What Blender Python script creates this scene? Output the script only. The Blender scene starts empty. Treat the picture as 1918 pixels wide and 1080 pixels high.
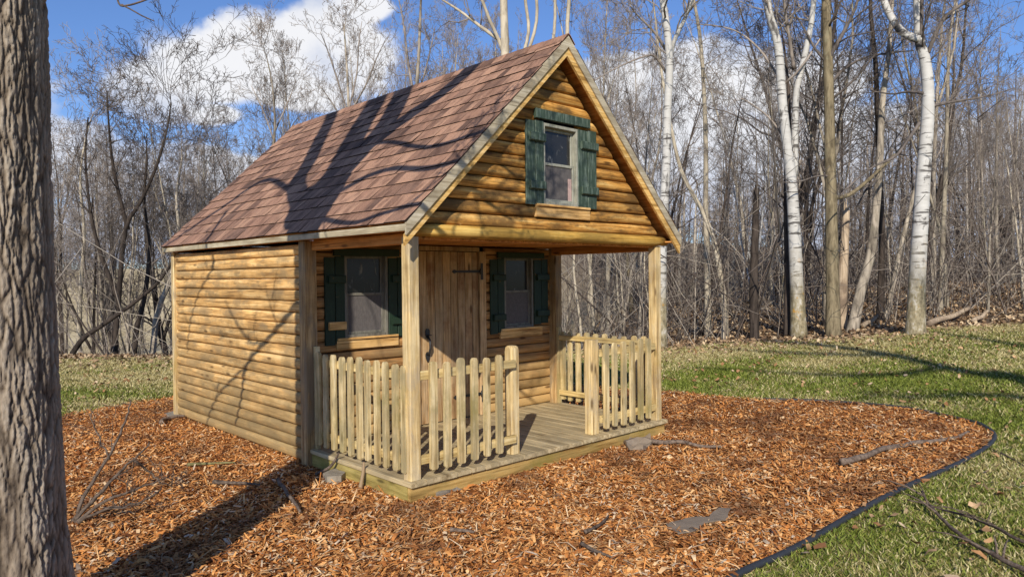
import bpy, math, random
import numpy as np
from mathutils import Vector, Matrix, noise as mnoise

scene = bpy.context.scene
COL = scene.collection
R_ = random.Random(7)

# ------------------------------------------------------------------ camera
F = 1345.454; CAM = np.array([-2.9225, -4.0809, 1.4279]); YAW, PITCH, ROLL = 0.7643, -0.0163, -0.0094
_c, _s = math.cos(YAW), math.sin(YAW)
FW = np.array([_s*math.cos(PITCH), _c*math.cos(PITCH), math.sin(PITCH)])
_rt = np.array([_c, -_s, 0.0]); _up = np.cross(_rt, FW)
RT = _rt*math.cos(ROLL) + _up*math.sin(ROLL)
UP = _up*math.cos(ROLL) - _rt*math.sin(ROLL)
HF = np.array([_s, _c]); HR = np.array([_c, -_s])          # horizontal forward / right

def ray(u, v): return (u-959)/F*RT - (v-540)/F*UP + FW
def at(u, v, d): return Vector(CAM + ray(u, v)*d)           # a point at forward depth d
def on_plane(u, v, ax, val):
    d = ray(u, v); return Vector(CAM + d*((val-CAM[ax])/d[ax]))
def spot(R, D):                                             # ground position from right / depth distances
    p = CAM[:2] + HF*D + HR*R; return p[0], p[1]

cam = bpy.data.cameras.new('camera'); cam_o = bpy.data.objects.new('camera', cam); COL.objects.link(cam_o)
cam.lens = F/1918*36; cam.sensor_width = 36; cam.clip_end = 4000; cam.clip_start = 0.05
m = Matrix(((RT[0], UP[0], -FW[0], CAM[0]), (RT[1], UP[1], -FW[1], CAM[1]), (RT[2], UP[2], -FW[2], CAM[2]), (0, 0, 0, 1)))
cam_o.matrix_world = m
scene.camera = cam_o

# ------------------------------------------------------------------ sun
SAZ, SEL = math.radians(39.2), math.radians(27.6)           # direction the shadows run (from +x), elevation
SH = np.array([math.cos(SAZ), math.sin(SAZ)])
SUND = Vector((math.cos(SAZ)*math.cos(SEL), math.sin(SAZ)*math.cos(SEL), -math.sin(SEL)))   # light travel
sun = bpy.data.lights.new('sun', 'SUN'); sun.energy = 5.0; sun.angle = math.radians(0.5); sun.color = (1.0, 0.93, 0.82)
sun_o = bpy.data.objects.new('sun', sun); COL.objects.link(sun_o)
sun_o.rotation_euler = SUND.to_track_quat('-Z', 'Y').to_euler()
sun_o.location = (-8, -8, 12)

# ------------------------------------------------------------------ node helpers
def nd(nt, typ, props=None, **inp):
    n = nt.nodes.new(typ)
    for k, v in (props or {}).items(): setattr(n, k, v)
    for k, v in inp.items():
        s = n.inputs[int(k[1:])] if (k[0] == 'i' and k[1:].isdigit()) else n.inputs[k.replace('_', ' ')]
        if isinstance(v, bpy.types.NodeSocket): nt.links.new(v, s)
        else: s.default_value = v
    return n
def c4(c): return (c[0], c[1], c[2], 1.0)
def srgb(r, g, b):
    f = lambda x: (x/255/12.92 if x/255 <= .04045 else ((x/255+.055)/1.055)**2.4)
    return (f(r), f(g), f(b))
def mixc(nt, fac, a, b, blend='MIX'):
    n = nt.nodes.new('ShaderNodeMix'); n.data_type = 'RGBA'; n.blend_type = blend
    for i, v in ((0, fac), (6, a), (7, b)):
        if isinstance(v, bpy.types.NodeSocket): nt.links.new(v, n.inputs[i])
        else: n.inputs[i].default_value = c4(v) if i > 0 else v
    return n.outputs[2]
def ma(nt, op, a, b=0.0, c=0.0, clamp=False):
    n = nt.nodes.new('ShaderNodeMath'); n.operation = op; n.use_clamp = clamp
    for i, v in enumerate((a, b, c)):
        if isinstance(v, bpy.types.NodeSocket): nt.links.new(v, n.inputs[i])
        else: n.inputs[i].default_value = v
    return n.outputs[0]
def vm(nt, op, a, b=(0, 0, 0)):
    n = nt.nodes.new('ShaderNodeVectorMath'); n.operation = op
    for i, v in enumerate((a, b)):
        if isinstance(v, bpy.types.NodeSocket): nt.links.new(v, n.inputs[i])
        else: n.inputs[i].default_value = v
    return n.outputs[0]
def sstep(nt, x, lo, hi):
    n = nd(nt, 'ShaderNodeMapRange', {'interpolation_type': 'SMOOTHSTEP'}, i0=x, i1=lo, i2=hi, i3=0.0, i4=1.0)
    return n.outputs[0]
def ramp(nt, fac, stops):
    n = nt.nodes.new('ShaderNodeValToRGB'); nt.links.new(fac, n.inputs[0])
    e = n.color_ramp.elements
    while len(e) < len(stops): e.new(0.5)
    for el, (p, c) in zip(e, stops): el.position = p; el.color = c4(c)
    return n.outputs[0]
def noise(nt, vec, scale=5., detail=4., rough=.55, dist=0.):
    n = nd(nt, 'ShaderNodeTexNoise', None, Vector=vec, Scale=scale, Detail=detail, Roughness=rough, Distortion=dist)
    return n.outputs[0]
def new_mat(name):
    mt = bpy.data.materials.new(name); mt.use_nodes = True; nt = mt.node_tree
    bs = nt.nodes['Principled BSDF']
    return mt, nt, bs
def finish(nt, bs, col, rough=.8, bump=None, bstr=.3, bdist=.01, spec=.3):
    if isinstance(col, bpy.types.NodeSocket): nt.links.new(col, bs.inputs['Base Color'])
    else: bs.inputs['Base Color'].default_value = c4(col)
    if isinstance(rough, bpy.types.NodeSocket): nt.links.new(rough, bs.inputs['Roughness'])
    else: bs.inputs['Roughness'].default_value = rough
    bs.inputs['Specular IOR Level'].default_value = spec
    if bump is not None:
        b = nd(nt, 'ShaderNodeBump', None, Strength=bstr, Distance=bdist, Height=bump)
        nt.links.new(b.outputs[0], bs.inputs['Normal'])
def obco(nt): return nd(nt, 'ShaderNodeTexCoord').outputs['Object']
def isl(nt): return nd(nt, 'ShaderNodeNewGeometry').outputs['Random Per Island']

def wood(name, dark, mid, light, axis, weather=None, wamt=.5, stain=None, knots=True, bstr=.45, vary=(.78, 1.15), low=None, lowz=(0.2, .9), pts=(.37, .5, .64)):
    mt, nt, bs = new_mat(name)
    co, r = obco(nt), isl(nt)
    off = nd(nt, 'ShaderNodeCombineXYZ', None, X=ma(nt, 'MULTIPLY', r, 37.), Y=ma(nt, 'MULTIPLY', r, 91.), Z=ma(nt, 'MULTIPLY', r, 53.)).outputs[0]
    sc = [26., 26., 26.]; sc['XYZ'.index(axis)] = 1.3
    v = vm(nt, 'ADD', vm(nt, 'MULTIPLY', co, tuple(sc)), off)
    n1 = noise(nt, v, 1., 7., .62, .35)
    sc2 = [140., 140., 140.]; sc2['XYZ'.index(axis)] = 5.
    n3 = noise(nt, vm(nt, 'ADD', vm(nt, 'MULTIPLY', co, tuple(sc2)), off), 1., 3., .6)
    co2 = vm(nt, 'ADD', co, off)
    n2 = noise(nt, co2, 3.2, 5., .6)
    g = ma(nt, 'ADD', ma(nt, 'MULTIPLY', n1, .7), ma(nt, 'MULTIPLY', n3, .3))
    col = ramp(nt, g, [(pts[0], dark), (pts[1], mid), (pts[2], light)])
    # fine dark checks along the grain
    sc4 = [70., 70., 70.]; sc4['XYZ'.index(axis)] = 2.2
    n4 = noise(nt, vm(nt, 'ADD', vm(nt, 'MULTIPLY', co, tuple(sc4)), off), 1., 4., .55, .3)
    col = mixc(nt, ma(nt, 'MULTIPLY', sstep(nt, n4, .59, .70), .5), col, tuple(.5*x for x in dark))
    # blotchy tone
    col = mixc(nt, .55, col, ramp(nt, n2, [(.34, (.5, .46, .42)), (.5, (1, 1, 1)), (.66, (1.25, 1.22, 1.15))]), 'MULTIPLY')
    if weather:
        w = sstep(nt, noise(nt, vm(nt, 'ADD', vm(nt, 'MULTIPLY', co, tuple(1.6*s if s < 5 else .20*s for s in sc)), off), 1.2, 6., .65), .45, .62)
        col = mixc(nt, ma(nt, 'MULTIPLY', w, wamt), col, weather)
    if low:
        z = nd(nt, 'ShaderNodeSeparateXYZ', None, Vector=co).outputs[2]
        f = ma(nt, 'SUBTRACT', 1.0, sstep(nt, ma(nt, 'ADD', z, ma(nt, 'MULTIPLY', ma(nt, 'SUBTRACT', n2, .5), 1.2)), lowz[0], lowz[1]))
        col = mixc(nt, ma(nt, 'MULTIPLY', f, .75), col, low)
    if knots:
        ks = [9., 9., 9.]; ks['XYZ'.index(axis)] = 2.6
        vn = nd(nt, 'ShaderNodeTexVoronoi', None, Vector=vm(nt, 'ADD', vm(nt, 'MULTIPLY', co, tuple(ks)), off), Scale=1.)
        k = ma(nt, 'SUBTRACT', 1.0, sstep(nt, ma(nt, 'ADD', vn.outputs['Distance'], ma(nt, 'MULTIPLY', n3, .12)), .12, .25))
        col = mixc(nt, ma(nt, 'MULTIPLY', k, .85), col, tuple(.45*x for x in dark))
    if stain:
        s = sstep(nt, noise(nt, vm(nt, 'ADD', co, off), 1.7, 6., .7), .5, .7)
        col = mixc(nt, ma(nt, 'MULTIPLY', s, .7), col, stain)
    br = nd(nt, 'ShaderNodeMapRange', None, i0=r, i3=vary[0], i4=vary[1]).outputs[0]
    cmb = nd(nt, 'ShaderNodeCombineColor', None, Red=br, Green=br, Blue=br).outputs[0]
    col = mixc(nt, 1., col, cmb, 'MULTIPLY')
    finish(nt, bs, col, .78, g, bstr, .006, .25)
    return mt

M = {}
# cabin timber
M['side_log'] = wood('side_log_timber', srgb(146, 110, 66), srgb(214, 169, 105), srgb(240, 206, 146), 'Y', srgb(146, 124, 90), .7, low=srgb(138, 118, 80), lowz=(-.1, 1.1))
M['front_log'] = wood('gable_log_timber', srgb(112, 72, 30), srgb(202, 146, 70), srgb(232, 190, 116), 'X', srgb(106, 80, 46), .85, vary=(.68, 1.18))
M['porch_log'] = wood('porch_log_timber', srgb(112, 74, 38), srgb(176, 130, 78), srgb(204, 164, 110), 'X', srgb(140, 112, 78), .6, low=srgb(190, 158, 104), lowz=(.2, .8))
M['post_z'] = wood('post_timber', srgb(138, 110, 72), srgb(198, 171, 119), srgb(232, 212, 166), 'Z', srgb(176, 160, 132), .75, srgb(168, 140, 72))
M['corner_z'] = wood('corner_post_timber', srgb(112, 84, 52), srgb(165, 133, 88), srgb(205, 176, 128), 'Z', srgb(130, 116, 94), .75)
M['picket_z'] = wood('picket_timber', srgb(132, 110, 70), srgb(196, 173, 124), srgb(228, 210, 166), 'Z', srgb(150, 138, 104), .8, srgb(140, 128, 74), vary=(.7, 1.18))
M['rail_x'] = wood('rail_timber', srgb(135, 110, 66), srgb(196, 170, 112), srgb(226, 204, 150), 'X', srgb(165, 150, 110), .6)
M['rail_y'] = wood('side_rail_timber', srgb(135, 110, 66), srgb(196, 170, 112), srgb(226, 204, 150), 'Y', srgb(165, 150, 110), .6)
M['deck_y'] = wood('deck_board_timber', srgb(128, 110, 78), srgb(182, 163, 124), srgb(206, 188, 150), 'Y', srgb(150, 136, 106), .6, knots=False, vary=(.95, 1.05))
M['rim_x'] = wood('rim_joist_timber', srgb(112, 84, 40), srgb(170, 138, 80), srgb(196, 166, 106), 'X', srgb(150, 130, 78), .6, srgb(132, 118, 56))
M['rim_y'] = wood('green_rim_joist_timber', srgb(104, 92, 46), srgb(154, 138, 78), srgb(180, 164, 102), 'Y', srgb(146, 128, 76), .6, srgb(122, 116, 48))
M['door_z'] = wood('door_plank_timber', srgb(122, 90, 54), srgb(186, 150, 104), srgb(216, 186, 144), 'Z', srgb(172, 148, 114), .6, srgb(120, 76, 44), vary=(.8, 1.1))
M['fascia_y'] = wood('weathered_fascia_board', srgb(138, 124, 98), srgb(182, 170, 142), srgb(206, 196, 172), 'Y', srgb(150, 138, 112), .5, knots=False)
M['rake'] = wood('weathered_rake_board', srgb(138, 124, 100), srgb(178, 166, 140), srgb(204, 194, 170), 'X', srgb(150, 138, 112), .5, knots=False)
M['rake_in'] = wood('tan_rake_trim', srgb(150, 112, 58), srgb(214, 172, 100), srgb(232, 200, 140), 'X', None, knots=False)
M['sill'] = wood('sill_board_timber', srgb(150, 108, 60), srgb(214, 170, 105), srgb(236, 200, 145), 'X', None)
M['ceil'] = wood('porch_ceiling_timber', srgb(150, 92, 40), srgb(196, 132, 66), srgb(214, 156, 90), 'Y', None)

def paint(name, base, worn, amt=.5, thr=(.55, .72), wood_c=srgb(150, 100, 55), wthr=.9):
    mt, nt, bs = new_mat(name); co, r = obco(nt), isl(nt)
    off = nd(nt, 'ShaderNodeCombineXYZ', None, X=ma(nt, 'MULTIPLY', r, 17.), Y=ma(nt, 'MULTIPLY', r, 41.), Z=ma(nt, 'MULTIPLY', r, 23.)).outputs[0]
    v = vm(nt, 'ADD', vm(nt, 'MULTIPLY', co, (40., 40., 5.)), off)
    n1 = noise(nt, v, 1., 6., .7); n2 = noise(nt, vm(nt, 'ADD', co, off), 9., 5., .7)
    col = mixc(nt, ma(nt, 'MULTIPLY', sstep(nt, n1, *thr), amt), base, worn)
    col = mixc(nt, sstep(nt, n2, wthr-.15, wthr), col, wood_c)
    col = mixc(nt, .6, col, ramp(nt, n2, [(.3, (.6, .6, .6)), (.7, (1.2, 1.2, 1.2))]), 'MULTIPLY')
    finish(nt, bs, col, .62, n1, .35, .004, .4); return mt
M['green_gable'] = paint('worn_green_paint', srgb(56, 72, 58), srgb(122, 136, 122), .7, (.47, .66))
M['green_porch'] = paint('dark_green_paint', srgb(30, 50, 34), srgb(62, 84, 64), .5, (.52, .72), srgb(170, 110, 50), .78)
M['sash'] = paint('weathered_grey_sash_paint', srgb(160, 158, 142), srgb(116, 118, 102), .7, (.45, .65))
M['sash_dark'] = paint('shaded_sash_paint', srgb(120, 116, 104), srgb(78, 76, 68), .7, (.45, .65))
mt, nt, bs = new_mat('dusty_glass'); co = obco(nt)
d = noise(nt, vm(nt, 'MULTIPLY', co, (14., 14., 5.)), 1., 8., .75, 1.2)
sp = sstep(nt, d, .56, .72)
col = mixc(nt, sp, srgb(40, 39, 38), srgb(136, 136, 132))
finish(nt, bs, col, ma(nt, 'ADD', .18, ma(nt, 'MULTIPLY', sp, .4)), None, spec=.4); M['glass'] = mt
mt, nt, bs = new_mat('insect_screen'); co = obco(nt)
d = noise(nt, vm(nt, 'MULTIPLY', co, (60., 60., 22.)), 1., 5., .7)
col = mixc(nt, d, srgb(60, 56, 56), srgb(116, 110, 106))
finish(nt, bs, col, .7, noise(nt, co, 500., 1.), .2, .002, .3); M['screen'] = mt
mt, nt, bs = new_mat('black_iron'); co = obco(nt)
finish(nt, bs, mixc(nt, noise(nt, co, 40.), (.012, .012, .013), (.04, .036, .032)), .5, noise(nt, co, 90.), .3, .003, .5); M['iron'] = mt
mt, nt, bs = new_mat('dark_interior'); finish(nt, bs, (.03, .025, .02), .9); M['inside'] = mt
mt, nt, bs = new_mat('reflected_pink_board'); finish(nt, bs, srgb(190, 160, 150), .8); M['pinkreflection'] = mt  # flat tint standing for a pinkish board mirrored in the glass

# roof shingles
mt, nt, bs = new_mat('asphalt_shingle'); co, r = obco(nt), isl(nt)
off = nd(nt, 'ShaderNodeCombineXYZ', None, X=ma(nt, 'MULTIPLY', r, 37.), Y=ma(nt, 'MULTIPLY', r, 11.), Z=0.).outputs[0]
g = noise(nt, co, 170., 4., .8); b2 = noise(nt, vm(nt, 'ADD', vm(nt, 'MULTIPLY', co, (6., 12., 6.)), off), 1., 4., .6)
base = ramp(nt, r, [(0.0, srgb(94, 73, 63)), (.18, srgb(132, 102, 85)), (.5, srgb(152, 117, 97)), (.82, srgb(168, 132, 109)), (1.0, srgb(110, 86, 74))])
base = mixc(nt, .9, base, ramp(nt, b2, [(.36, (.6, .57, .57)), (.5, (1, 1, 1)), (.66, (1.18, 1.14, 1.1))]), 'MULTIPLY')
base = mixc(nt, .8, base, ramp(nt, g, [(.34, (.5, .5, .5)), (.5, (1, 1, 1)), (.64, (1.5, 1.45, 1.42))]), 'MULTIPLY')
finish(nt, bs, base, .92, g, .6, .004, .2); M['shingle'] = mt
mt, nt, bs = new_mat('asphalt_cut_edge'); finish(nt, bs, srgb(48, 38, 34), .95, spec=.1); M['shingle_edge'] = mt

# barks
def bark(name, dark, light, sc=(9, 9, 2.2), patch=None, bstr=.6, lich=None):
    mt, nt, bs = new_mat(name); co = obco(nt)
    oi = nd(nt, 'ShaderNodeObjectInfo').outputs['Random']
    v = vm(nt, 'ADD', vm(nt, 'MULTIPLY', co, sc), nd(nt, 'ShaderNodeCombineXYZ', None, X=ma(nt, 'MULTIPLY', oi, 60.)).outputs[0])
    n = noise(nt, v, 1., 6., .65, .4)
    col = ramp(nt, n, [(.33, dark), (.62, light)])
    br = nd(nt, 'ShaderNodeMapRange', None, i0=oi, i3=.72, i4=1.2).outputs[0]
    col = mixc(nt, 1., col, nd(nt, 'ShaderNodeCombineColor', None, Red=br, Green=br, Blue=br).outputs[0], 'MULTIPLY')
    if patch: col = mixc(nt, sstep(nt, noise(nt, co, 1.6, 5., .6), .5, .68), col, patch)
    if lich: col = mixc(nt, ma(nt, 'MULTIPLY', sstep(nt, noise(nt, co, 2.3, 6., .7), .55, .7), .6), col, lich)
    finish(nt, bs, col, .9, n, bstr, .02, .15); return mt
M['bark'] = bark('grey_brown_bark', srgb(88, 80, 70), srgb(176, 164, 146), lich=srgb(150, 146, 120))
M['bark_pale'] = bark('pale_smooth_bark', srgb(124, 114, 98), srgb(186, 174, 152), (5, 5, 2.), bstr=.3)
M['bark_olive'] = bark('olive_furrowed_bark', srgb(88, 78, 60), srgb(150, 136, 108), (13, 13, 3.), lich=srgb(140, 138, 112))
M['bark_dark'] = bark('dark_bark', srgb(44, 38, 34), srgb(84, 74, 66), (14, 14, 3.))
M['bark_snag'] = bark('stripped_pale_wood', srgb(138, 118, 96), srgb(192, 172, 146), (20, 20, 2.), srgb(120, 104, 88))
mt, nt, bs = new_mat('brush_stem'); r = isl(nt)
finish(nt, bs, ramp(nt, r, [(0., srgb(70, 60, 54)), (.4, srgb(118, 106, 96)), (.75, srgb(158, 146, 132)), (1., srgb(196, 184, 166))]), .9, spec=.15); M['brush'] = mt
M['twig'] = bark('twig_bark', srgb(108, 98, 90), srgb(170, 158, 146), (8, 8, 3.), bstr=.2)
M['twig_dark'] = bark('dark_twig_bark', srgb(72, 66, 62), srgb(124, 114, 106), (8, 8, 3.), bstr=.2)
M['stick'] = bark('grey_stick_bark', srgb(70, 58, 50), srgb(128, 112, 98), (30, 30, 30), bstr=.5)
M['stick_green'] = bark('green_stick_bark', srgb(110, 104, 66), srgb(160, 150, 104), (30, 30, 30), bstr=.4)
M['shoot'] = bark('red_brown_shoot_bark', srgb(84, 56, 50), srgb(132, 98, 88), (30, 30, 12), bstr=.3)
# birch
mt, nt, bs = new_mat('white_birch_bark'); co = obco(nt)
n1 = noise(nt, vm(nt, 'MULTIPLY', co, (2.2, 2.2, 17.)), 1., 4., .65, .3)
n2 = noise(nt, vm(nt, 'MULTIPLY', co, (2.6, 2.6, 1.6)), 1., 5., .62, .3)
n3 = noise(nt, vm(nt, 'MULTIPLY', co, (3., 3., 12.)), 1., 4., .6)
z = nd(nt, 'ShaderNodeSeparateXYZ', None, Vector=co).outputs[2]
col = mixc(nt, n3, srgb(166, 162, 154), srgb(212, 209, 202))
col = mixc(nt, ma(nt, 'MULTIPLY', sstep(nt, n1, .565, .63), .85), col, srgb(58, 52, 48))
col = mixc(nt, ma(nt, 'MULTIPLY', sstep(nt, n2, .57, .65), .9), col, srgb(60, 54, 50))
lowf = ma(nt, 'SUBTRACT', 1., sstep(nt, ma(nt, 'ADD', z, ma(nt, 'MULTIPLY', n2, 2.2)), 1.6, 3.2))
base = ramp(nt, noise(nt, vm(nt, 'MULTIPLY', co, (10., 10., 5.)), 1., 6., .7), [(.35, srgb(92, 84, 66)), (.52, srgb(150, 138, 108)), (.68, srgb(196, 190, 178))])
base = mixc(nt, sstep(nt, noise(nt, co, 3.7, 5., .7), .58, .66), base, srgb(178, 132, 44))
col = mixc(nt, lowf, col, base)
finish(nt, bs, col, .7, n1, .3, .006, .25); M['birch'] = mt

# foreground trunk bark
mt, nt, bs = new_mat('deep_furrowed_bark'); co = obco(nt)
att = nd(nt, 'ShaderNodeAttribute', {'attribute_name': 'ridge'}).outputs['Fac']
n1 = noise(nt, vm(nt, 'MULTIPLY', co, (60., 60., 22.)), 1., 7., .7)
n2 = noise(nt, vm(nt, 'MULTIPLY', co, (6., 6., 3.)), 1., 5., .6)
col = ramp(nt, ma(nt, 'ADD', ma(nt, 'MULTIPLY', att, .65), ma(nt, 'MULTIPLY', n1, .35)), [(.2, srgb(56, 47, 39)), (.36, srgb(112, 99, 84)), (.6, srgb(154, 140, 122)), (.88, srgb(186, 173, 154))])
col = mixc(nt, .7, col, ramp(nt, n2, [(.32, (.68, .66, .62)), (.5, (1, 1, 1)), (.7, (1.15, 1.12, 1.06))]), 'MULTIPLY')
col = mixc(nt, ma(nt, 'MULTIPLY', sstep(nt, noise(nt, co, 5.5, 5., .7), .64, .72), .55), col, srgb(104, 104, 52))
finish(nt, bs, col, .93, n1, .8, .008, .12); M['oak'] = mt

# ground
mt, nt, bs = new_mat('ground_cover'); co = obco(nt)
zone = nd(nt, 'ShaderNodeAttribute', {'attribute_name': 'zone'})
zs = nd(nt, 'ShaderNodeSeparateColor', None, Color=zone.outputs['Color'])
n1 = noise(nt, co, 1.1, 6., .65); n2 = noise(nt, co, 22., 6., .75); n3 = noise(nt, co, 5., 5., .7)
grass = ramp(nt, n2, [(.3, srgb(70, 76, 24)), (.5, srgb(112, 118, 44)), (.7, srgb(170, 160, 96))])
straw = ramp(nt, n2, [(.3, srgb(112, 96, 56)), (.5, srgb(164, 144, 96)), (.7, srgb(206, 188, 138))])
lit = ramp(nt, n2, [(.3, srgb(64, 54, 44)), (.5, srgb(108, 92, 76)), (.7, srgb(156, 136, 112))])
field = ramp(nt, noise(nt, co, .35, 5., .6), [(.3, srgb(172, 152, 112)), (.7, srgb(214, 196, 156))])
f1 = sstep(nt, ma(nt, 'ADD', zs.outputs[0], ma(nt, 'MULTIPLY', ma(nt, 'SUBTRACT', n3, .5), .7)), .35, .65)
f2 = sstep(nt, ma(nt, 'ADD', zs.outputs[1], ma(nt, 'MULTIPLY', ma(nt, 'SUBTRACT', n3, .5), .9)), .3, .7)
col = mixc(nt, f2, mixc(nt, sstep(nt, n1, .42, .62), grass, straw), straw)
col = mixc(nt, f1, col, lit); col = mixc(nt, zs.outputs[2], col, field)
finish(nt, bs, col, .95, n2, .8, .03, .1); M['ground'] = mt
mt, nt, bs = new_mat('mulch_base'); co = obco(nt); n2 = noise(nt, co, 26., 6., .75)
finish(nt, bs, ramp(nt, n2, [(.3, srgb(90, 54, 28)), (.5, srgb(150, 92, 48)), (.7, srgb(188, 124, 68))]), .95, n2, 1., .03, .1); M['mulch_base'] = mt
def island_mat(name, stops, rough=.85, patch=None, tr=0., spec=.2, bump=True):
    mt, nt, bs = new_mat(name); co, r = obco(nt), isl(nt)
    col = ramp(nt, r, stops)
    col = mixc(nt, .6, col, ramp(nt, noise(nt, co, 60., 3., .6), [(.3, (.7, .68, .66)), (.7, (1.2, 1.2, 1.2))]), 'MULTIPLY')
    if patch:
        p = sstep(nt, noise(nt, co, patch[0], 4., .6), patch[1], patch[2]); col = mixc(nt, ma(nt, 'MULTIPLY', p, patch[4]), col, patch[3])
    finish(nt, bs, col, rough, spec=spec); return mt
M['chip'] = island_mat('wood_chip', [(0., srgb(104, 62, 34)), (.16, srgb(162, 101, 53)), (.4, srgb(210, 138, 72)), (.64, srgb(226, 161, 92)), (.82, srgb(234, 182, 120)), (.94, srgb(240, 208, 162)), (1., srgb(206, 184, 158))], patch=(1.5, .48, .66, srgb(118, 80, 54), .75))
M['leaf'] = island_mat('dry_leaf', [(0., srgb(120, 84, 54)), (.35, srgb(164, 122, 82)), (.7, srgb(196, 160, 118)), (1., srgb(214, 190, 156))])
M['litter'] = island_mat('leaf_litter_leaf', [(0., srgb(104, 82, 62)), (.35, srgb(148, 120, 90)), (.7, srgb(178, 150, 116)), (1., srgb(210, 188, 152))])
mt, nt, bs = new_mat('grass_blade'); co, r = obco(nt), isl(nt)
st = nd(nt, 'ShaderNodeAttribute', {'attribute_name': 'straw'}).outputs['Fac']
gcol = ramp(nt, r, [(0., srgb(66, 76, 24)), (.5, srgb(104, 116, 40)), (1., srgb(144, 150, 70))])
scol = ramp(nt, r, [(0., srgb(124, 112, 64)), (.5, srgb(168, 154, 102)), (1., srgb(204, 192, 146))])
col = mixc(nt, sstep(nt, ma(nt, 'ADD', st, ma(nt, 'MULTIPLY', ma(nt, 'SUBTRACT', ma(nt, 'FRACT', ma(nt, 'MULTIPLY', r, 77.)), .5), .9)), .42, .58), gcol, scol)
finish(nt, bs, col, .6, spec=.25)
M['grass'] = mt
mt, nt, bs = new_mat('black_plastic_edging'); co = obco(nt)
finish(nt, bs, mixc(nt, noise(nt, co, 14., 5., .7), (.016, .019, .024), (.05, .052, .055)), .55, noise(nt, co, 60.), .2, .004, .4); M['edging'] = mt
mt, nt, bs = new_mat('grey_landscape_fabric'); co = obco(nt); n = noise(nt, co, 18., 6., .7)
finish(nt, bs, mixc(nt, n, srgb(108, 95, 82), srgb(152, 137, 118)), .75, n, .5, .01, .3); M['fabric'] = mt
mt, nt, bs = new_mat('field_stone'); co = obco(nt); n = noise(nt, co, 16., 6., .7)
finish(nt, bs, mixc(nt, n, srgb(106, 98, 86), srgb(170, 160, 142)), .9, n, .7, .02, .2); M['stone'] = mt
mt, nt, bs = new_mat('old_stem'); finish(nt, bs, srgb(150, 128, 100), .9); M['straw_stem'] = mt

# ------------------------------------------------------------------ mesh builder
class MB:
    def __init__(s): s.v = []; s.f = []; s.mi = []; s.sm = []
    def add(s, verts, faces, mi=0, smooth=False):
        b = len(s.v); s.v.extend([tuple(p) for p in verts])
        for f in faces: s.f.append([i+b for i in f]); s.mi.append(mi); s.sm.append(smooth)
    def box(s, x0, x1, y0, y1, z0, z1, bev=.004, mi=0):
        lo = [x0, y0, z0]; hi = [x1, y1, z1]; d = [hi[i]-lo[i] for i in range(3)]
        ax = d.index(max(d)); a, b = [i for i in range(3) if i != ax]
        bev = min(bev, d[a]*.3, d[b]*.3)
        o = [(lo[a]+bev, lo[b]), (hi[a]-bev, lo[b]), (hi[a], lo[b]+bev), (hi[a], hi[b]-bev), (hi[a]-bev, hi[b]), (lo[a]+bev, hi[b]), (lo[a], hi[b]-bev), (lo[a], lo[b]+bev)]
        s.prism(o, a, b, lo[ax], hi[ax], mi)
    def prism(s, o, a, b, t0, t1, mi=0, smooth=False):
        ax = 3-a-b; n = len(o); vs = []
        for t in (t0, t1):
            for p in o:
                q = [0, 0, 0]; q[a] = p[0]; q[b] = p[1]; q[ax] = t; vs.append(q)
        fs = [list(range(n))[::-1], list(range(n, 2*n))]
        for i in range(n): j = (i+1) % n; fs.append([i, j, n+j, n+i])
        s.add(vs, fs, mi, smooth)
    def loft(s, rings, mi=0, smooth=True, cap=True):
        n = len(rings[0]); vs = [p for r in rings for p in r]; fs = []
        for k in range(len(rings)-1):
            for i in range(n):
                j = (i+1) % n; fs.append([k*n+i, k*n+j, (k+1)*n+j, (k+1)*n+i])
        if cap: fs.append(list(range(n))[::-1]); fs.append([(len(rings)-1)*n+i for i in range(n)])
        s.add(vs, fs, mi, smooth)
    def tube(s, pts, rad, sides=6, mi=0):
        pts = [Vector(p) for p in pts]; rings = []; nrm = None
        for i, p in enumerate(pts):
            t = (pts[min(i+1, len(pts)-1)]-pts[max(i-1, 0)])
            if t.length < 1e-9: t = Vector((0, 0, 1))
            t.normalize()
            if nrm is None:
                nrm = t.cross(Vector((1, 0, 0)) if abs(t.x) < .8 else Vector((0, 1, 0))); nrm.normalize()
            else:
                nrm = nrm-t*nrm.dot(t)
                if nrm.length < 1e-6: nrm = t.orthogonal()
                nrm.normalize()
            bn = t.cross(nrm); r = rad[i] if hasattr(rad, '__len__') else rad
            rings.append([p+(nrm*math.cos(2*math.pi*k/sides)+bn*math.sin(2*math.pi*k/sides))*r for k in range(sides)])
        s.loft(rings, mi, True, sides > 3)
    def build(s, name, mats, parent=None):
        me = bpy.data.meshes.new(name)
        me.from_pydata(s.v, [], s.f)
        mats = mats if isinstance(mats, (list, tuple)) else [mats]
        for mm in mats: me.materials.append(mm)
        me.polygons.foreach_set('use_smooth', s.sm)
        if len(mats) > 1: me.polygons.foreach_set('material_index', s.mi)
        me.update()
        o = bpy.data.objects.new(name, me); COL.objects.link(o)
        if parent: o.parent = parent
        return o
def tag(o, label=None, cat=None, group=None, kind=None):
    if label: o['label'] = label
    if cat: o['category'] = cat
    if group: o['group'] = group
    if kind: o['kind'] = kind
    return o
def empty(name, loc, label, cat, group=None):
    o = bpy.data.objects.new(name, None); COL.objects.link(o); o.location = loc; o.empty_display_size = .2
    return tag(o, label, cat, group)
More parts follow.
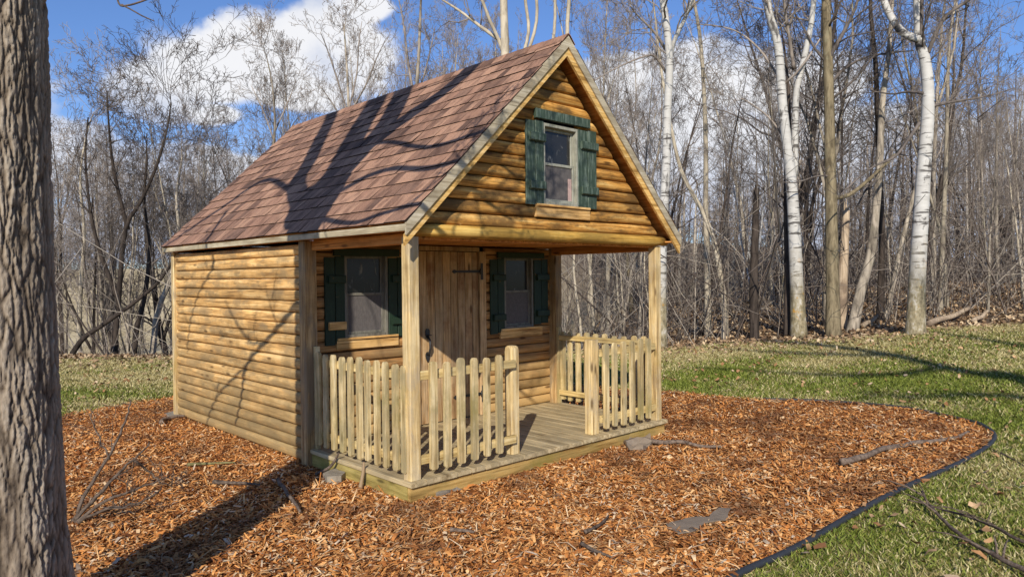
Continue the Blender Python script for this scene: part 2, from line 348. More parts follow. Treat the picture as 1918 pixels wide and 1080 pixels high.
def np_mesh(name, V, Fc, mat, attrs=None):                 # V (n,3), Fc (m,k) same-size faces
    me = bpy.data.meshes.new(name); n, k = Fc.shape
    me.vertices.add(len(V)); me.vertices.foreach_set('co', V.astype(np.float32).ravel())
    me.loops.add(n*k); me.loops.foreach_set('vertex_index', Fc.astype(np.int32).ravel())
    me.polygons.add(n); me.polygons.foreach_set('loop_start', np.arange(0, n*k, k, dtype=np.int32))
    for an, av in (attrs or {}).items():
        if av.ndim == 1:
            a = me.attributes.new(an, 'FLOAT', 'POINT'); a.data.foreach_set('value', av.astype(np.float32))
        else:
            a = me.attributes.new(an, 'FLOAT_COLOR', 'POINT'); a.data.foreach_set('color', av.astype(np.float32).ravel())
    me.materials.append(mat); me.update(calc_edges=True); me.validate()
    o = bpy.data.objects.new(name, me); COL.objects.link(o); return o

# ------------------------------------------------------------------ terrain
def sm(x): x = np.clip(x, 0, 1); return x*x*(3-2*x)
GZ = -.15
def G(x, y):
    x = np.asarray(x, float); y = np.asarray(y, float)
    dx, dy = x-CAM[0], y-CAM[1]; D = dx*HF[0]+dy*HF[1]; R = dx*HR[0]+dy*HR[1]
    sp = np.log1p(np.exp(np.clip((R-2.0)*1.2, -30, 30)))/1.2
    z = GZ + .076*np.minimum(sp, 14)*sm((D-5)/8)
    z = z + .025*np.clip(D-15, 0, 70)*sm((R-7)/30)
    z = z - 3.0*sm((D-14.6)/7)*(1-sm((R+1)/7))
    z = z + 6.6*sm((D-38)/90)*(1-sm((R-5)/60))
    z = z + .02*np.sin(x*1.3+.4)*np.sin(y*1.1+1.) * sm((D-7)/4)
    return z
def Gs(x, y): return float(G(x, y))
def wood_edge(R): return 14.2 + .55*np.sin(R*.55+1.) + .3*np.sin(R*1.7)
def RD(x, y):
    dx, dy = x-CAM[0], y-CAM[1]; return dx*HR[0]+dy*HR[1], dx*HF[0]+dy*HF[1]

nr, ns = 230, 320
rad = .6*np.exp(np.linspace(0, math.log(900/.6), nr)); ang = np.linspace(0, 2*math.pi, ns, endpoint=False)
gx = CAM[0]+np.outer(rad, np.cos(ang)); gy = CAM[1]+np.outer(rad, np.sin(ang))
gz = G(gx, gy); Rr, Dd = RD(gx, gy)
e = wood_edge(Rr)
litz = sm((Dd-e+.6)/1.4)*(Dd > 0); strz = sm((Dd-e+3.4)/3.2)*(Dd > 0)
fld = sm((Dd-24)/6)*(1-sm((Rr+4)/14))
V = np.stack([gx, gy, gz], -1).reshape(-1, 3)
V = np.vstack([V, [[CAM[0], CAM[1], GZ]]])
zc = np.stack([litz, strz, fld, np.ones_like(fld)], -1).reshape(-1, 4); zc = np.vstack([zc, [[0, 0, 0, 1]]])
i, j = np.meshgrid(np.arange(nr-1), np.arange(ns), indexing='ij'); j2 = (j+1) % ns
Fc = np.stack([i*ns+j, (i+1)*ns+j, (i+1)*ns+j2, i*ns+j2], -1).reshape(-1, 4)
cen = np.stack([np.full(ns, nr*ns), np.arange(ns), (np.arange(ns)+1) % ns, (np.arange(ns)+1) % ns], -1)[:, :3]
ground = np_mesh('ground', V, Fc, M['ground'], {'zone': zc}); tag(ground, kind='structure')
ground.data.polygons.foreach_set('use_smooth', [True]*len(ground.data.polygons))

# ------------------------------------------------------------------ mulch bed
edge_px = [(1330, 1115), (1390, 1078), (1500, 1025), (1610, 962), (1700, 915), (1800, 870), (1850, 842), (1863, 825), (1850, 812), (1810, 797), (1700, 776), (1600, 766), (1500, 760), (1430, 757)]
edge_pts = [on_plane(u, v, 2, GZ) for u, v in edge_px]
back_px = [(1330, 748), (1245, 738)]
left_px = [(330, 744), (250, 756), (120, 779)]
poly = [(-4.2, -4.6), (-1.4, -4.7)] + [(p.x, p.y) for p in edge_pts] + [tuple(on_plane(u, v, 2, GZ))[:2] for u, v in back_px]
poly += [(3.9, 4.4), (2.5, 6.0), (.8, 5.9)] + [tuple(on_plane(u, v, 2, GZ))[:2] for u, v in left_px] + [(-4.6, 2.2), (-5.6, -1.5)]
PX = np.array(poly)
def inpoly(x, y, P=PX):
    ins = np.zeros(x.shape, bool); n = len(P); jj = n-1
    for ii in range(n):
        xi, yi = P[ii]; xj, yj = P[jj]
        c = ((yi > y) != (yj > y)) & (x < (xj-xi)*(y-yi)/(yj-yi+1e-12)+xi); ins ^= c; jj = ii
    return ins
# bed sheet: triangulated polygon following the flat ground, 1 cm up
import bmesh
bm = bmesh.new(); vs = [bm.verts.new((x, y, max(GZ, Gs(x, y))+.012)) for x, y in poly]
fc = bm.faces.new(vs); bmesh.ops.triangulate(bm, faces=[fc]); bmesh.ops.subdivide_edges(bm, edges=bm.edges[:], cuts=3, use_grid_fill=True)
for v in bm.verts: v.co.z = Gs(v.co.x, v.co.y)+.004+.008*mnoise.noise(Vector((v.co.x*1.5, v.co.y*1.5, 0)))
me = bpy.data.meshes.new('mulch_bed'); bm.to_mesh(me); bm.free(); me.materials.append(M['mulch_base'])
bed = bpy.data.objects.new('mulch_bed', me); COL.objects.link(bed); tag(bed, kind='structure')

rng = np.random.default_rng(3)
PATCH_PX = [(1246, 980), (1300, 968), (1328, 968), (1345, 950), (1368, 952), (1362, 972), (1320, 978), (1300, 996), (1272, 1000)]
def polar(n, r0, r1, p, half=46):
    u = rng.random(n); k = 2-p
    r = (r0**k + u*(r1**k-r0**k))**(1/k)
    a = np.radians((rng.random(n)*2-1)*half)
    D = r*np.cos(a); R = r*np.sin(a)
    xy = CAM[:2] + np.outer(D, HF) + np.outer(R, HR); return xy[:, 0], xy[:, 1], r
def fbm(x, y, s):
    out = np.zeros_like(x); a = 1.
    for k in range(4):
        th = k*1.1+.3; xx = x*math.cos(th)-y*math.sin(th); yy = x*math.sin(th)+y*math.cos(th)
        out += a*(np.sin(xx*s+1.3*k+1.7*np.sin(yy*s*.7+k))*np.sin(yy*s*1.1+2.1*k)); s *= 2.1; a *= .55
    return out*.5+.5
def chips(name, x, y, z, ln, wd, mat, tilt=.35, bend=.25, flat=False):
    n = len(x); a = rng.random(n)*2*math.pi; t = rng.normal(0, tilt, n); ro = rng.normal(0, tilt, n)
    ca, sa = np.cos(a), np.sin(a)
    dx = np.stack([ca*np.cos(t), sa*np.cos(t), np.sin(t)], -1)
    sx = np.stack([-sa*np.cos(ro), ca*np.cos(ro), np.sin(ro)], -1)
    nz = np.cross(dx, sx); c = np.stack([x, y, z], -1)
    L = (ln/2)[:, None]; Wd = (wd/2)[:, None]; bz = (bend*ln*rng.normal(0, .6, n))[:, None]
    tp = (.35+.65*rng.random(n))[:, None]; tp2 = (.35+.65*rng.random(n))[:, None]
    v = np.stack([c-dx*L-sx*Wd*tp, c-dx*L+sx*Wd*tp, c+sx*Wd+nz*bz, c-sx*Wd+nz*bz, c+dx*L+sx*Wd*tp2, c+dx*L-sx*Wd*tp2], 1)
    b = (np.arange(n)*6)[:, None]
    f = np.concatenate([b+np.array([[0, 3, 2, 1]]), b+np.array([[3, 5, 4, 2]])], 0)
    return np_mesh(name, v.reshape(-1, 3), f, mat)
N = 300000
x, y, r = polar(N, 2.4, 12.5, 1.0)
PATCH = np.array([tuple(on_plane(u, v, 2, GZ+.04))[:2] for u, v in PATCH_PX])
_pc = PATCH.mean(0)
keep = inpoly(x, y) & ~(inpoly(x, y, _pc+(PATCH-_pc)*.82) & (rng.random(len(x)) < .93)) & ~((x > .03) & (x < 3.07) & (y > .04) & (y < 4.6)); x, y, r = x[keep], y[keep], r[keep]; n = len(x)
ln = rng.gamma(2.6, .0135, n)+.010; wd = rng.gamma(2.6, .0030, n)+.003
long = rng.random(n) < .05; ln[long] = .09+.09*rng.random(long.sum()); wd[long] = .004+.006*rng.random(long.sum())
big = rng.random(n) < .03; wd[big] = .018+.014*rng.random(big.sum()); ln[big] = .04+.05*rng.random(big.sum())
dcab = np.maximum(np.maximum(np.maximum(-x, x-3.1), np.maximum(-y, y-4.6)), 0); nearc = sm(dcab/.55)
o = chips('mulch_chips', x, y, G(x, y)+.004+.010*nearc+.024*rng.random(n)*(.5+.5*nearc)+.022*(fbm(x, y, 2.6)-.5)*nearc, ln, wd, M['chip'], .2)
tag(o, 'orange brown wood chip mulch covering the bed around the cabin', 'mulch', kind='stuff')

# grass
N = 520000
x, y, r = polar(N, 3.0, 16.5, 1.1, 45)
R, D = RD(x, y); keep = ~inpoly(x, y) & (D < wood_edge(R)+.2); x, y, r, R, D = x[keep], y[keep], r[keep], R[keep], D[keep]; n = len(x)
straw = .31+.7*(fbm(x, y, 1.3)-.47)+np.where(R < -1, .75*sm((D-wood_edge(R)+3.7)/1.7), .55*sm((D-wood_edge(R)+4.2)/4.0))
lo = rng.random(n) < .5
h = (.010+.018*rng.random(n))*(1+.08*r); w = .0015+.0009*r
a = rng.random(n)*2*math.pi; lean = rng.normal(0, .75, (n, 2))*h[:, None]*1.1
z0 = G(x, y); c = np.stack([x, y, z0], -1); sx = np.stack([np.cos(a), np.sin(a), 0*a], -1)*w[:, None]
tip = c+np.stack([lean[:, 0], lean[:, 1], h], -1)
v = np.stack([c-sx, c+sx, tip], 1).reshape(-1, 3); f = np.arange(3*n).reshape(n, 3)
o = np_mesh('lawn_grass', v, f, M['grass'], {'straw': np.repeat(straw, 3)})
tag(o, 'short patchy green and straw grass of the lawn', 'grass', kind='stuff')

# fallen leaves on the lawn and the leaf litter at the wood's edge
N = 5200
x, y, r = polar(N, 3.2, 15.5, .9, 44); R, D = RD(x, y)
keep = ~inpoly(x, y) & (D < wood_edge(R)) & (rng.random(N) < .35+.65*sm((D-9)/4)); x, y = x[keep], y[keep]; n = len(x)
o = chips('fallen_leaves', x, y, G(x, y)+.035+.02*rng.random(n), (.03+.05*rng.random(n)), .02+.028*rng.random(n), M['leaf'], .4, .4)
tag(o, 'dry tan leaves scattered over the lawn', 'leaves', kind='stuff')
N = 60000
x, y, r = polar(N, 11, 32, 1.2, 46); R, D = RD(x, y)
keep = (D > wood_edge(R)-1.6*rng.random(N)**2) & (R > -14); x, y, r = x[keep], y[keep], r[keep]; n = len(x)
o = chips('leaf_litter', x, y, G(x, y)+.02+.03*rng.random(n), (.04+.05*rng.random(n))*(.6+.04*r), (.025+.03*rng.random(n))*(.6+.04*r), M['litter'], .45, .4)
tag(o, 'brown leaf litter on the floor of the woods', 'leaf litter', kind='stuff')

# ------------------------------------------------------------------ cabin
W, P, L = 3.10, 1.52, 4.62
HB = 1.716                                                   # underside of beam
cabin = empty('cabin', (0, 0, GZ), 'small log cabin playhouse with red brown shingle roof and picket-railed porch', 'cabin')
cabin_inv = Matrix.Translation((0, 0, -GZ))
def part(mb, name, mat, parent=None, label=None):
    o = mb.build(name, mat, parent or cabin)
    if parent is None: o.matrix_parent_inverse = cabin_inv
    if label: o['label'] = label
    return o
PITCH_H = .0975                                       # log course height
rw = random.Random(11)
def courses(mb, axis, plane, sgn, a0, a1, z0, z1, holes=(), lim=None, h=PITCH_H, bulge=.030, rnd=.03, ex=.66):
    """half-round log siding; axis = 0 along x, 1 along y; plane = wall face, sgn = outward sign"""
    z = z0
    while z < z1-.02:
        zt = min(z+h, z1)
        segs = [(a0, a1)]
        for (h0, h1, hz0, hz1) in holes:
            if zt > hz0+.01 and z < hz1-.01:
                ns = []
                for s0, s1 in segs:
                    if h0 > s0 and h0 < s1: ns.append((s0, h0))
                    if h1 < s1 and h1 > s0: ns.append((h1, s1))
                    if h1 <= s0 or h0 >= s1: ns.append((s0, s1))
                segs = ns
        for s0, s1 in segs:
            if s1-s0 < .02: continue
            nseg = max(2, int((s1-s0)/.18)); rings = []; seed = rw.random()*100
            bl = bulge*(.9+.2*rw.random())
            ts = [0, .008/(s1-s0), .022/(s1-s0), .05/(s1-s0)]; ts = [q for q in ts if q < .4]
            ts = ts+[ts[-1]+(1-2*ts[-1])*k/nseg for k in range(1, nseg)]+[1-q for q in ts[::-1]]
            for t in ts:
                ring = []
                for q in range(8):
                    an = math.pi*q/7; zz = z+.002+(zt-z-.004)*(.5-.5*math.cos(an))
                    l0, l1 = (s0, s1) if lim is None else (max(s0, lim(zz)[0]), min(s1, lim(zz)[1]))
                    if l1 < l0: l0 = l1 = (l0+l1)/2
                    a = l0+(l1-l0)*t
                    ee = min(a-l0, l1-a)/rnd; d = bl*math.sin(an)**ex*(math.sqrt(max(0., 1-(1-min(1., ee))**2))*.85+.15)*(1+.10*mnoise.noise(Vector((a*2.2, seed, q*.2))))
                    zz += .0035*mnoise.noise(Vector((a*1.4, seed+9, 0)))
                    pt = [0, 0, zz]; pt[axis] = a; pt[1-axis] = plane+sgn*d; ring.append(pt)
                for zz in (zt-.002, z+.002):                 # flat back
                    l0, l1 = (s0, s1) if lim is None else (max(s0, lim(zz)[0]), min(s1, lim(zz)[1]))
                    if l1 < l0: l0 = l1 = (l0+l1)/2
                    pt = [0, 0, zz]; pt[axis] = l0+(l1-l0)*t; pt[1-axis] = plane-sgn*.02; ring.append(pt)
                rings.append(ring)
            mb.loft(rings, 0, True)
        z = zt
# --- side walls and back wall
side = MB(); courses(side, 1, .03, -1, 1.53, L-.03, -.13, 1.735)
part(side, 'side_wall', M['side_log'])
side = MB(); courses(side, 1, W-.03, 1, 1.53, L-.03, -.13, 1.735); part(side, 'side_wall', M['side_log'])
bk = MB(); courses(bk, 0, L-.03, 1, .05, W-.05, -.13, 1.735)
ZPK0, XE0 = 3.30, .02
courses(bk, 0, L-.03, 1, 0, W, 1.735, 3.2, lim=lambda z: ((z-1.735)/1.0+.03, W-.03-(z-1.735)/1.0))
part(bk, 'back_wall', M['porch_log'])
# --- porch wall with openings
WL = (.375, .845, .895, 1.665); WR = (2.30, 2.76, .865, 1.665); DR = (1.11, 2.055, -.02, 1.70)
for xa_, xb_ in ((.03, 1.11), (2.055, W-.03)):
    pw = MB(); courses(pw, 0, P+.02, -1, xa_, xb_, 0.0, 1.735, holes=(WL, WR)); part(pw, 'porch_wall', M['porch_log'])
core = MB(); core.box(.035, W-.035, P+.075, P+.095, -.12, 1.735, .001); part(core, 'wall_sheathing', M['inside'])
# --- gable with opening
GW = (1.355, 1.815, 2.015, 2.70)
gl = MB()
SL = (3.412-1.813)/(1.55+.092)                               # roof slope
glim = lambda z: ((z-1.77)/SL+.02, W-.02-(z-1.77)/SL)
courses(gl, 0, .05, -1, -.1, W+.1, 1.812, 3.27, holes=(GW,), lim=glim, bulge=.036, rnd=.05, ex=.8)
gable = part(gl, 'gable_wall', M['front_log'])
gb = MB(); gb.prism([(.08, 1.75), (W-.08, 1.75), (1.55, 3.2)], 0, 2, .115, .13); part(gb, 'gable_sheathing', M['inside'])
# beam log under the gable
bl = MB(); rings = []
for k in range(15):
    t = k/14; xx = .075+(W+.035-.075)*t; ring = []
    for q in range(12):
        a = 2*math.pi*q/12; rr = .049*(1+.05*mnoise.noise(Vector((xx*2, q*.3, 3))))*(1 if 0 < k < 14 else .86)
        ring.append((xx, .03+rr*1.05*math.cos(a), 1.764+rr*math.sin(a)))
    rings.append(ring)
bl.loft(rings); M['beam'] = wood('beam_log_timber', srgb(132, 96, 36), srgb(196, 152, 70), srgb(216, 182, 104), 'X', srgb(140, 112, 54), .7, srgb(118, 98, 40))
part(bl, 'beam_log', M['beam'])
hb = MB(); hb.box(.11, W-.1, .06, .10, 1.70, 1.80); hb.box(.03, .10, .10, 1.45, 1.665, 1.745); hb.box(W-.10, W-.03, .10, 1.45, 1.665, 1.745)
part(hb, 'porch_header', M['ceil'])
ce = MB()
k = .10
while k < W-.14: ce.box(k, k+.088, .101, P-.012, 1.746, 1.766, .003); k += .09
part(ce, 'porch_ceiling', M['ceil'])
# --- corner boards
cb = MB(); cb.box(-.035, .075, 1.415, 1.525, -.14, 1.742, .006); part(cb, 'corner_post', M['corner_z'])
cb = MB(); cb.box(W-.075, W+.03, 1.415, 1.525, -.14, 1.742, .006); part(cb, 'corner_post', M['corner_z'])
for xx in (-.022, W-.045):
    cb = MB(); cb.box(xx, xx+.067, L-.065, L+.01, -.14, 1.742, .004); part(cb, 'corner_board', M['post_z'])
# --- roof
EX, EZ, RX, RZ = -.092, 1.813, 1.55, 3.412
Y0, Y1 = -.109, L+.05
slope = Vector((RX-EX, 0, RZ-EZ)); SLN = slope.length; sd = slope.normalized(); nrm_l = Vector((-sd.z, 0, sd.x))
roof = MB()
def roof_side(mb, mirror):
    def T(s, y, hgt):
        p = Vector((EX, y, EZ))+sd*s+nrm_l*hgt
        return (W-p.x if mirror else p.x, p.y, p.z)
    # deck slab
    o = [T(0, Y0, -.045), T(SLN, Y0, -.045+.0), T(SLN, Y0, -.004), T(0, Y0, -.004)]
    o2 = [T(0, Y1, -.045), T(SLN, Y1, -.045), T(SLN, Y1, -.004), T(0, Y1, -.004)]
    mb.add(o+o2, [[0, 1, 2, 3], [7, 6, 5, 4], [0, 4, 5, 1], [1, 5, 6, 2], [2, 6, 7, 3], [3, 7, 4, 0]], 1)
    nc = 15; ex = SLN/nc; rr = random.Random(5+mirror)
    for c in range(nc):
        s0 = c*ex-(.015 if c == 0 else 0); s1 = (c+1)*ex+.02
        if c == nc-1: s1 = SLN-.002
        y = Y0-.012-(rr.random()*.2)
        wav = rr.random()*10
        while y < Y1+.012:
            w = rr.choice([.07, .10, .13, .17, .22])*(.8+.4*rr.random())
            ya, yb = max(y, Y0-.012), min(y+w, Y1+.012); y += w
            if yb-ya < .008: continue
            up = .0115+rr.random()*.003 if rr.random() < .6 else .0085+rr.random()*.002
            ym = .5*(ya+yb); dv = .004*mnoise.noise(Vector((ym*1.7, c*3.1, wav)))+(.003 if rr.random() < .3 else 0)*rr.random()
            sl = .02*rr.uniform(-.2, 1)
            b = [T(s0+dv, ya+sl, 0), T(s0+dv, yb+sl, 0), T(s1, yb, -.001), T(s1, ya, -.001)]
            t_ = [T(s0+dv, ya+sl, up), T(s0+dv, yb+sl, up), T(s1, yb, .003), T(s1, ya, .003)]
            mb.add(b+t_, [[3, 2, 1, 0], [4, 5, 6, 7], [2, 3, 7, 6]], 0)
            mb.add(b+t_, [[0, 1, 5, 4], [1, 2, 6, 5], [3, 0, 4, 7]], 2)
roof_side(roof, 0); roof_side(roof, 1)
roof_o = part(roof, 'roof', [M['shingle'], M['ceil'], M['shingle_edge']])
rc = MB(); y = Y0-.012; rr = random.Random(4)
while y < Y1:
    y2 = min(y+.30, Y1+.012); dz = .012+.003*rr.random()
    wv = .115
    pr = [(RX-wv*sd.x, RZ-wv*sd.z+.012), (RX-.02, RZ+dz-.012), (RX, RZ+dz), (RX+.02, RZ+dz-.012), (RX+wv*sd.x, RZ-wv*sd.z+.012)]
    a = [(p[0], y, p[1]+.006) for p in pr]; b = [(p[0], y2, p[1]-.001) for p in pr]
    a2 = [(p[0], y, p[1]-.002) for p in pr]
    vs = a+b+a2
    rc.add(vs, [[i, i+1, 5+i+1, 5+i] for i in range(4)]+[[10+i, 10+i+1, i+1, i] for i in range(4)], 0); y += .145
part(rc, 'ridge_cap', M['shingle'], roof_o)
for mir in (0, 1):
    fa = MB(); xa, xb = (EX-.004, EX+.014); 
    if mir: xa, xb = W-xb, W-xa
    fa.box(xa, xb, Y0+.002, Y1-.002, 1.744, EZ-.022, .003); part(fa, 'fascia', M['fascia_y'], roof_o)
    # rake boards, front and back (sheared quads along the slope)
    for yy0, yy1, nm, d0, d1, mtk in ((Y0-.010, Y0+.008, 'rake_board', -.068, -.003, 'rake'), (Y0+.006, Y0+.028, 'rake_trim', -.118, -.064, 'rake_in'), (Y1-.008, Y1+.010, 'rake_board', -.068, -.003, 'rake')):
        rb = MB()
        def Q(s, hgt, yy):
            p = Vector((EX, yy, EZ))+sd*s+nrm_l*hgt; return (W-p.x if mir else p.x, p.y, p.z)
        def peak(hgt, yy): return (RX, yy, RZ+hgt/ sd.x)
        v_ = []
        for yy in (yy0, yy1):
            # plumb cut at the eave, plumb joint on the ridge line
            lowx = EX-.006
            zt = EZ+d1/sd.x+(lowx-EX)*SL; zb = EZ+d0/sd.x+(lowx-EX)*SL
            lx = W-lowx if mir else lowx
            zb = max(zb, 1.715) if nm == 'rake_board' else zb
            v_ += [(lx, yy, zb), (RX, yy, RZ+d0/sd.x), (RX, yy, RZ+d1/sd.x), (lx, yy, zt)]
        rb.add(v_, [[0, 1, 2, 3], [7, 6, 5, 4], [0, 4, 5, 1], [1, 5, 6, 2], [2, 6, 7, 3], [3, 7, 4, 0]])
        part(rb, nm, M[mtk], roof_o)
    # soffit strip
    so = MB(); so.box(*( (EX+.016, .03) if not mir else (W-.03, W-EX-.016)), Y0+.03, Y1-.03, 1.748, 1.762, .002); part(so, 'soffit', M['ceil'], roof_o)

# --- windows
def window(yf, x0, x1, z0, z1, sashm, lower='screen', pink=False):
    """yf = log face plane; returns window part"""
    f = MB(); t = .028; yo, yi = yf-.045, yf+.05
    f.box(x0, x0+t, yo, yi, z0, z1, .003); f.box(x1-t, x1, yo, yi, z0, z1, .003)
    f.box(x0+t, x1-t, yo, yi, z1-t, z1, .003); f.box(x0+t, x1-t, yo, yi, z0, z0+t, .003)
    w = part(f, 'window', M[sashm])
    zm = z0+(z1-z0)*.5
    for nm, a, b, yy in (('upper_sash', zm-.012, z1-t, yf+.012), ('lower_sash', z0+t, zm+.018, yf-.006)):
        s = MB(); q = .024; xa, xb = x0+t, x1-t
        s.box(xa, xa+q, yy-.012, yy+.012, a, b, .003); s.box(xb-q, xb, yy-.012, yy+.012, a, b, .003)
        s.box(xa+q, xb-q, yy-.012, yy+.012, b-q, b, .003); s.box(xa+q, xb-q, yy-.012, yy+.012, a, a+q, .003)
        part(s, nm, M[sashm], w)
        g = MB(); g.box(xa+q, xb-q, yy-.002, yy+.002, a+q, b-q, 0)
        part(g, 'pane', M['glass'] if (nm == 'upper_sash' or lower == 'glass') else M[lower], w)
    if pink:
        g = MB(); g.box(x1-t-.075, x1-t-.03, yf-.012, yf-.009, z0+t+.024, z0+.24, .001); part(g, 'board_reflection', M['pinkreflection'], w)  # thin strip on the lower pane, a painted reflection of a pinkish board
    return w
def sill(w, yf, x0, x1, z0, z1):
    s = MB(); s.box(x0, x1, yf-.05, yf-.022, z0, z1-.016, .004); s.box(x0+.006, x1-.01, yf-.066, yf-.02, z1-.015, z1+.004, .003)
    part(s, 'sill', M['sill'], w)
def head(w, yf, x0, x1, z0, z1, mt):
    s = MB(); s.box(x0, x1, yf-.075, yf-.046, z0, z1, .004); part(s, 'head_board', M[mt], w)
def shutter(yf, x0, x1, z0, z1, mt, batz, bare=None):
    s = MB(); g = x0+(x1-x0)*.52; y1 = yf-.030
    s.box(x0, g-.004, y1-.020, y1, z0-.004, z1-.01, .004); s.box(g+.004, x1, y1-.019, y1, z0+.006, z1, .004)
    sh = part(s, 'shutter', M[mt])
    for k, bz in enumerate(batz):
        b = MB(); e = .028
        b.box(x0+e, x1-.004, y1-.048, y1-.021, bz-.035, bz+.035, .012)
        part(b, 'batten', M['sill'] if bare == k else M[mt], sh, 'batten worn to bare orange wood' if bare == k else None)
    return sh
# gable window
yf = .05
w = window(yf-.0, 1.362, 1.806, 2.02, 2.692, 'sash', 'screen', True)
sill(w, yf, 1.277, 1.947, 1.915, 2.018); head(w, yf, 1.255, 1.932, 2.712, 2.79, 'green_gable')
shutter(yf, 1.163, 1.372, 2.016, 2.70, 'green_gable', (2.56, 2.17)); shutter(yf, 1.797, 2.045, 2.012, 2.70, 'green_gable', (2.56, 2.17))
# porch windows
yf = P+.02
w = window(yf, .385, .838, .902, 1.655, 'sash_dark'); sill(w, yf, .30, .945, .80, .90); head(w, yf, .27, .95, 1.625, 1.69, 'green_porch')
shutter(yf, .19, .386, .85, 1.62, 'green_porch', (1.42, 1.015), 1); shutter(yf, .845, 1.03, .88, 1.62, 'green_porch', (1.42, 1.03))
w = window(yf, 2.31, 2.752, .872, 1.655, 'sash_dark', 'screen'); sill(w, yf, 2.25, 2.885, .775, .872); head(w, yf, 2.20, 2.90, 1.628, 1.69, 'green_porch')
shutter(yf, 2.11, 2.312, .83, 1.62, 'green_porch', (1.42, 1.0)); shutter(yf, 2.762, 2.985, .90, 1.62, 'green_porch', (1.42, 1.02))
# --- door
dm = MB(); x = 1.205; rr = random.Random(2)
while x < 1.955:
    wd_ = min(.096, 1.962-x); dm.box(x, x+wd_-.004, P-.012+.004*rr.random(), P+.03, .012, 1.682, .005); x += wd_
door = part(dm, 'door', M['door_z'])
cs = MB(); cs.box(1.115, 1.20, P-.026, P+.03, 0.004, 1.69, .004); cs.box(1.968, 2.052, P-.026, P+.03, .004, 1.69, .004); cs.box(1.202, 1.966, P-.02, P+.03, 1.69, 1.735, .004)
part(cs, 'door_casing', M['door_z'], door)
def hinge(z):
    h = MB(); yb = P-.016
    o = [(1.985, z-.014), (1.985, z+.014), (1.66, z+.010), (1.63, z+.020), (1.602, z), (1.63, z-.020), (1.66, z-.010)]
    h.prism(o, 0, 2, yb-.007, yb-.0005); h.box(1.972, 2.004, P-.036, P-.027, z-.085, z+.085, .003); h.tube([(1.968, P-.034, z-.03), (1.968, P-.034, z+.03)], .009, 8)
    part(h, 'hinge', M['iron'], door)
hinge(1.485); hinge(.225)
la = MB(); yb = P-.016
for zc_, sg in ((.885, 1), (.66, -1)):
    o = [(1.29+.032*math.sin(a)*(.8+.3*math.cos(a*sg)), zc_+.05*math.cos(a)) for a in [2*math.pi*k/14 for k in range(14)]]
    la.prism(o, 0, 2, yb-.006, yb-.0005)
la.tube([(1.29, yb-.005, .86), (1.292, yb-.04, .82), (1.292, yb-.045, .75), (1.29, yb-.03, .70), (1.29, yb-.005, .68)], .011, 8)
la.box(1.27, 1.312, yb-.045, yb-.006, .868, .876, .002)
part(la, 'latch_handle', M['iron'], door)
# --- deck
dk = MB(); x = -.008; rr = random.Random(9)
while x < W:
    w_ = min(.139, W+.006-x); yo = -.012+.006*rr.random()
    dk.box(x, x+w_-.002, yo, P+.01, -.034, 0.0+.0015*rr.random(), .004); x += .139
part(dk, 'porch_floor', M['deck_y'])
rm = MB(); rm.box(.012, W-.012, .018, .055, -.142, -.036, .003); part(rm, 'rim_joist', M['rim_x'])
rm = MB(); rm.box(.006, .010+.03, .057, 1.41, -.142, -.036, .003); rm2 = part(rm, 'rim_joist', M['rim_y'], None, 'rim joist stained green with algae')
rm = MB(); rm.box(W-.04, W-.006, .057, 1.41, -.142, -.036, .003); part(rm, 'rim_joist', M['rim_y'])
# --- posts
def post(x0, x1, y0, y1, z0, z1, name, round_top=False):
    p = MB()
    if not round_top: p.box(x0, x1, y0, y1, z0, z1, .006)
    else:
        rings = []; bv = .012
        def ring(z, s):
            cx, cy, hx, hy = (x0+x1)/2, (y0+y1)/2, (x1-x0)/2*s, (y1-y0)/2*s; b = bv*s
            return [(cx-hx+b, cy-hy, z), (cx+hx-b, cy-hy, z), (cx+hx, cy-hy+b, z), (cx+hx, cy+hy-b, z), (cx+hx-b, cy+hy, z), (cx-hx+b, cy+hy, z), (cx-hx, cy+hy-b, z), (cx-hx, cy-hy+b, z)]
        for z, s in ((z0, 1), (z1-.05, 1), (z1-.022, .95), (z1-.008, .84), (z1, .62)): rings.append(ring(z, s))
        p.loft(rings, 0, False)
    return part(p, name, M['post_z'])
post(.022, .112, .028, .118, .002, HB+.0, 'porch_post'); post(W-.128, W-.040, .028, .118, .002, HB+.0, 'porch_post')
post(1.04, 1.132, .066, .156, .002, .872, 'gate_post', True); post(2.035, 2.130, .066, .156, .002, .852, 'gate_post')
# --- railings
rk = random.Random(21)
def picket_outline(c, w, z0, z1):
    h = w/2; o = [(c-h, z0+.012), (c-h+.008, z0), (c+h-.008, z0), (c+h, z0+.012), (c+h, z1-.03), (c+h*.86, z1-.014), (c+h*.5, z1-.003), (c, z1), (c-h*.5, z1-.003), (c-h*.86, z1-.014), (c-h, z1-.03)]
    return o
def railing(axis, pl, t, a0, a1, rails, pos, z0, z1, raily, label, railmat):
    r = bpy.data.objects.new('porch_railing', None); COL.objects.link(r); r.parent = cabin; r['label'] = label; r.matrix_parent_inverse = cabin_inv
    for (ra, rb) in rails:
        rl = MB()
        if axis == 0: rl.box(a0, a1, raily[0], raily[1], ra, rb, .004)
        else: rl.box(raily[0], raily[1], a0, a1, ra, rb, .004)
        part(rl, 'rail', M[railmat], r)
    for c in pos:
        p = MB(); zz1 = z1+rk.uniform(-.012, .012); ww = .061+rk.uniform(-.005, .005); tl = rk.uniform(-.004, .004)
        p.prism(picket_outline(c, ww, z0+rk.uniform(-.006, .006), zz1), axis, 2, pl, pl+t)
        part(p, 'picket', M['picket_z'], r)
    return r
def lin(a, b, n): return [a+(b-a)*k/(n-1) for k in range(n)]
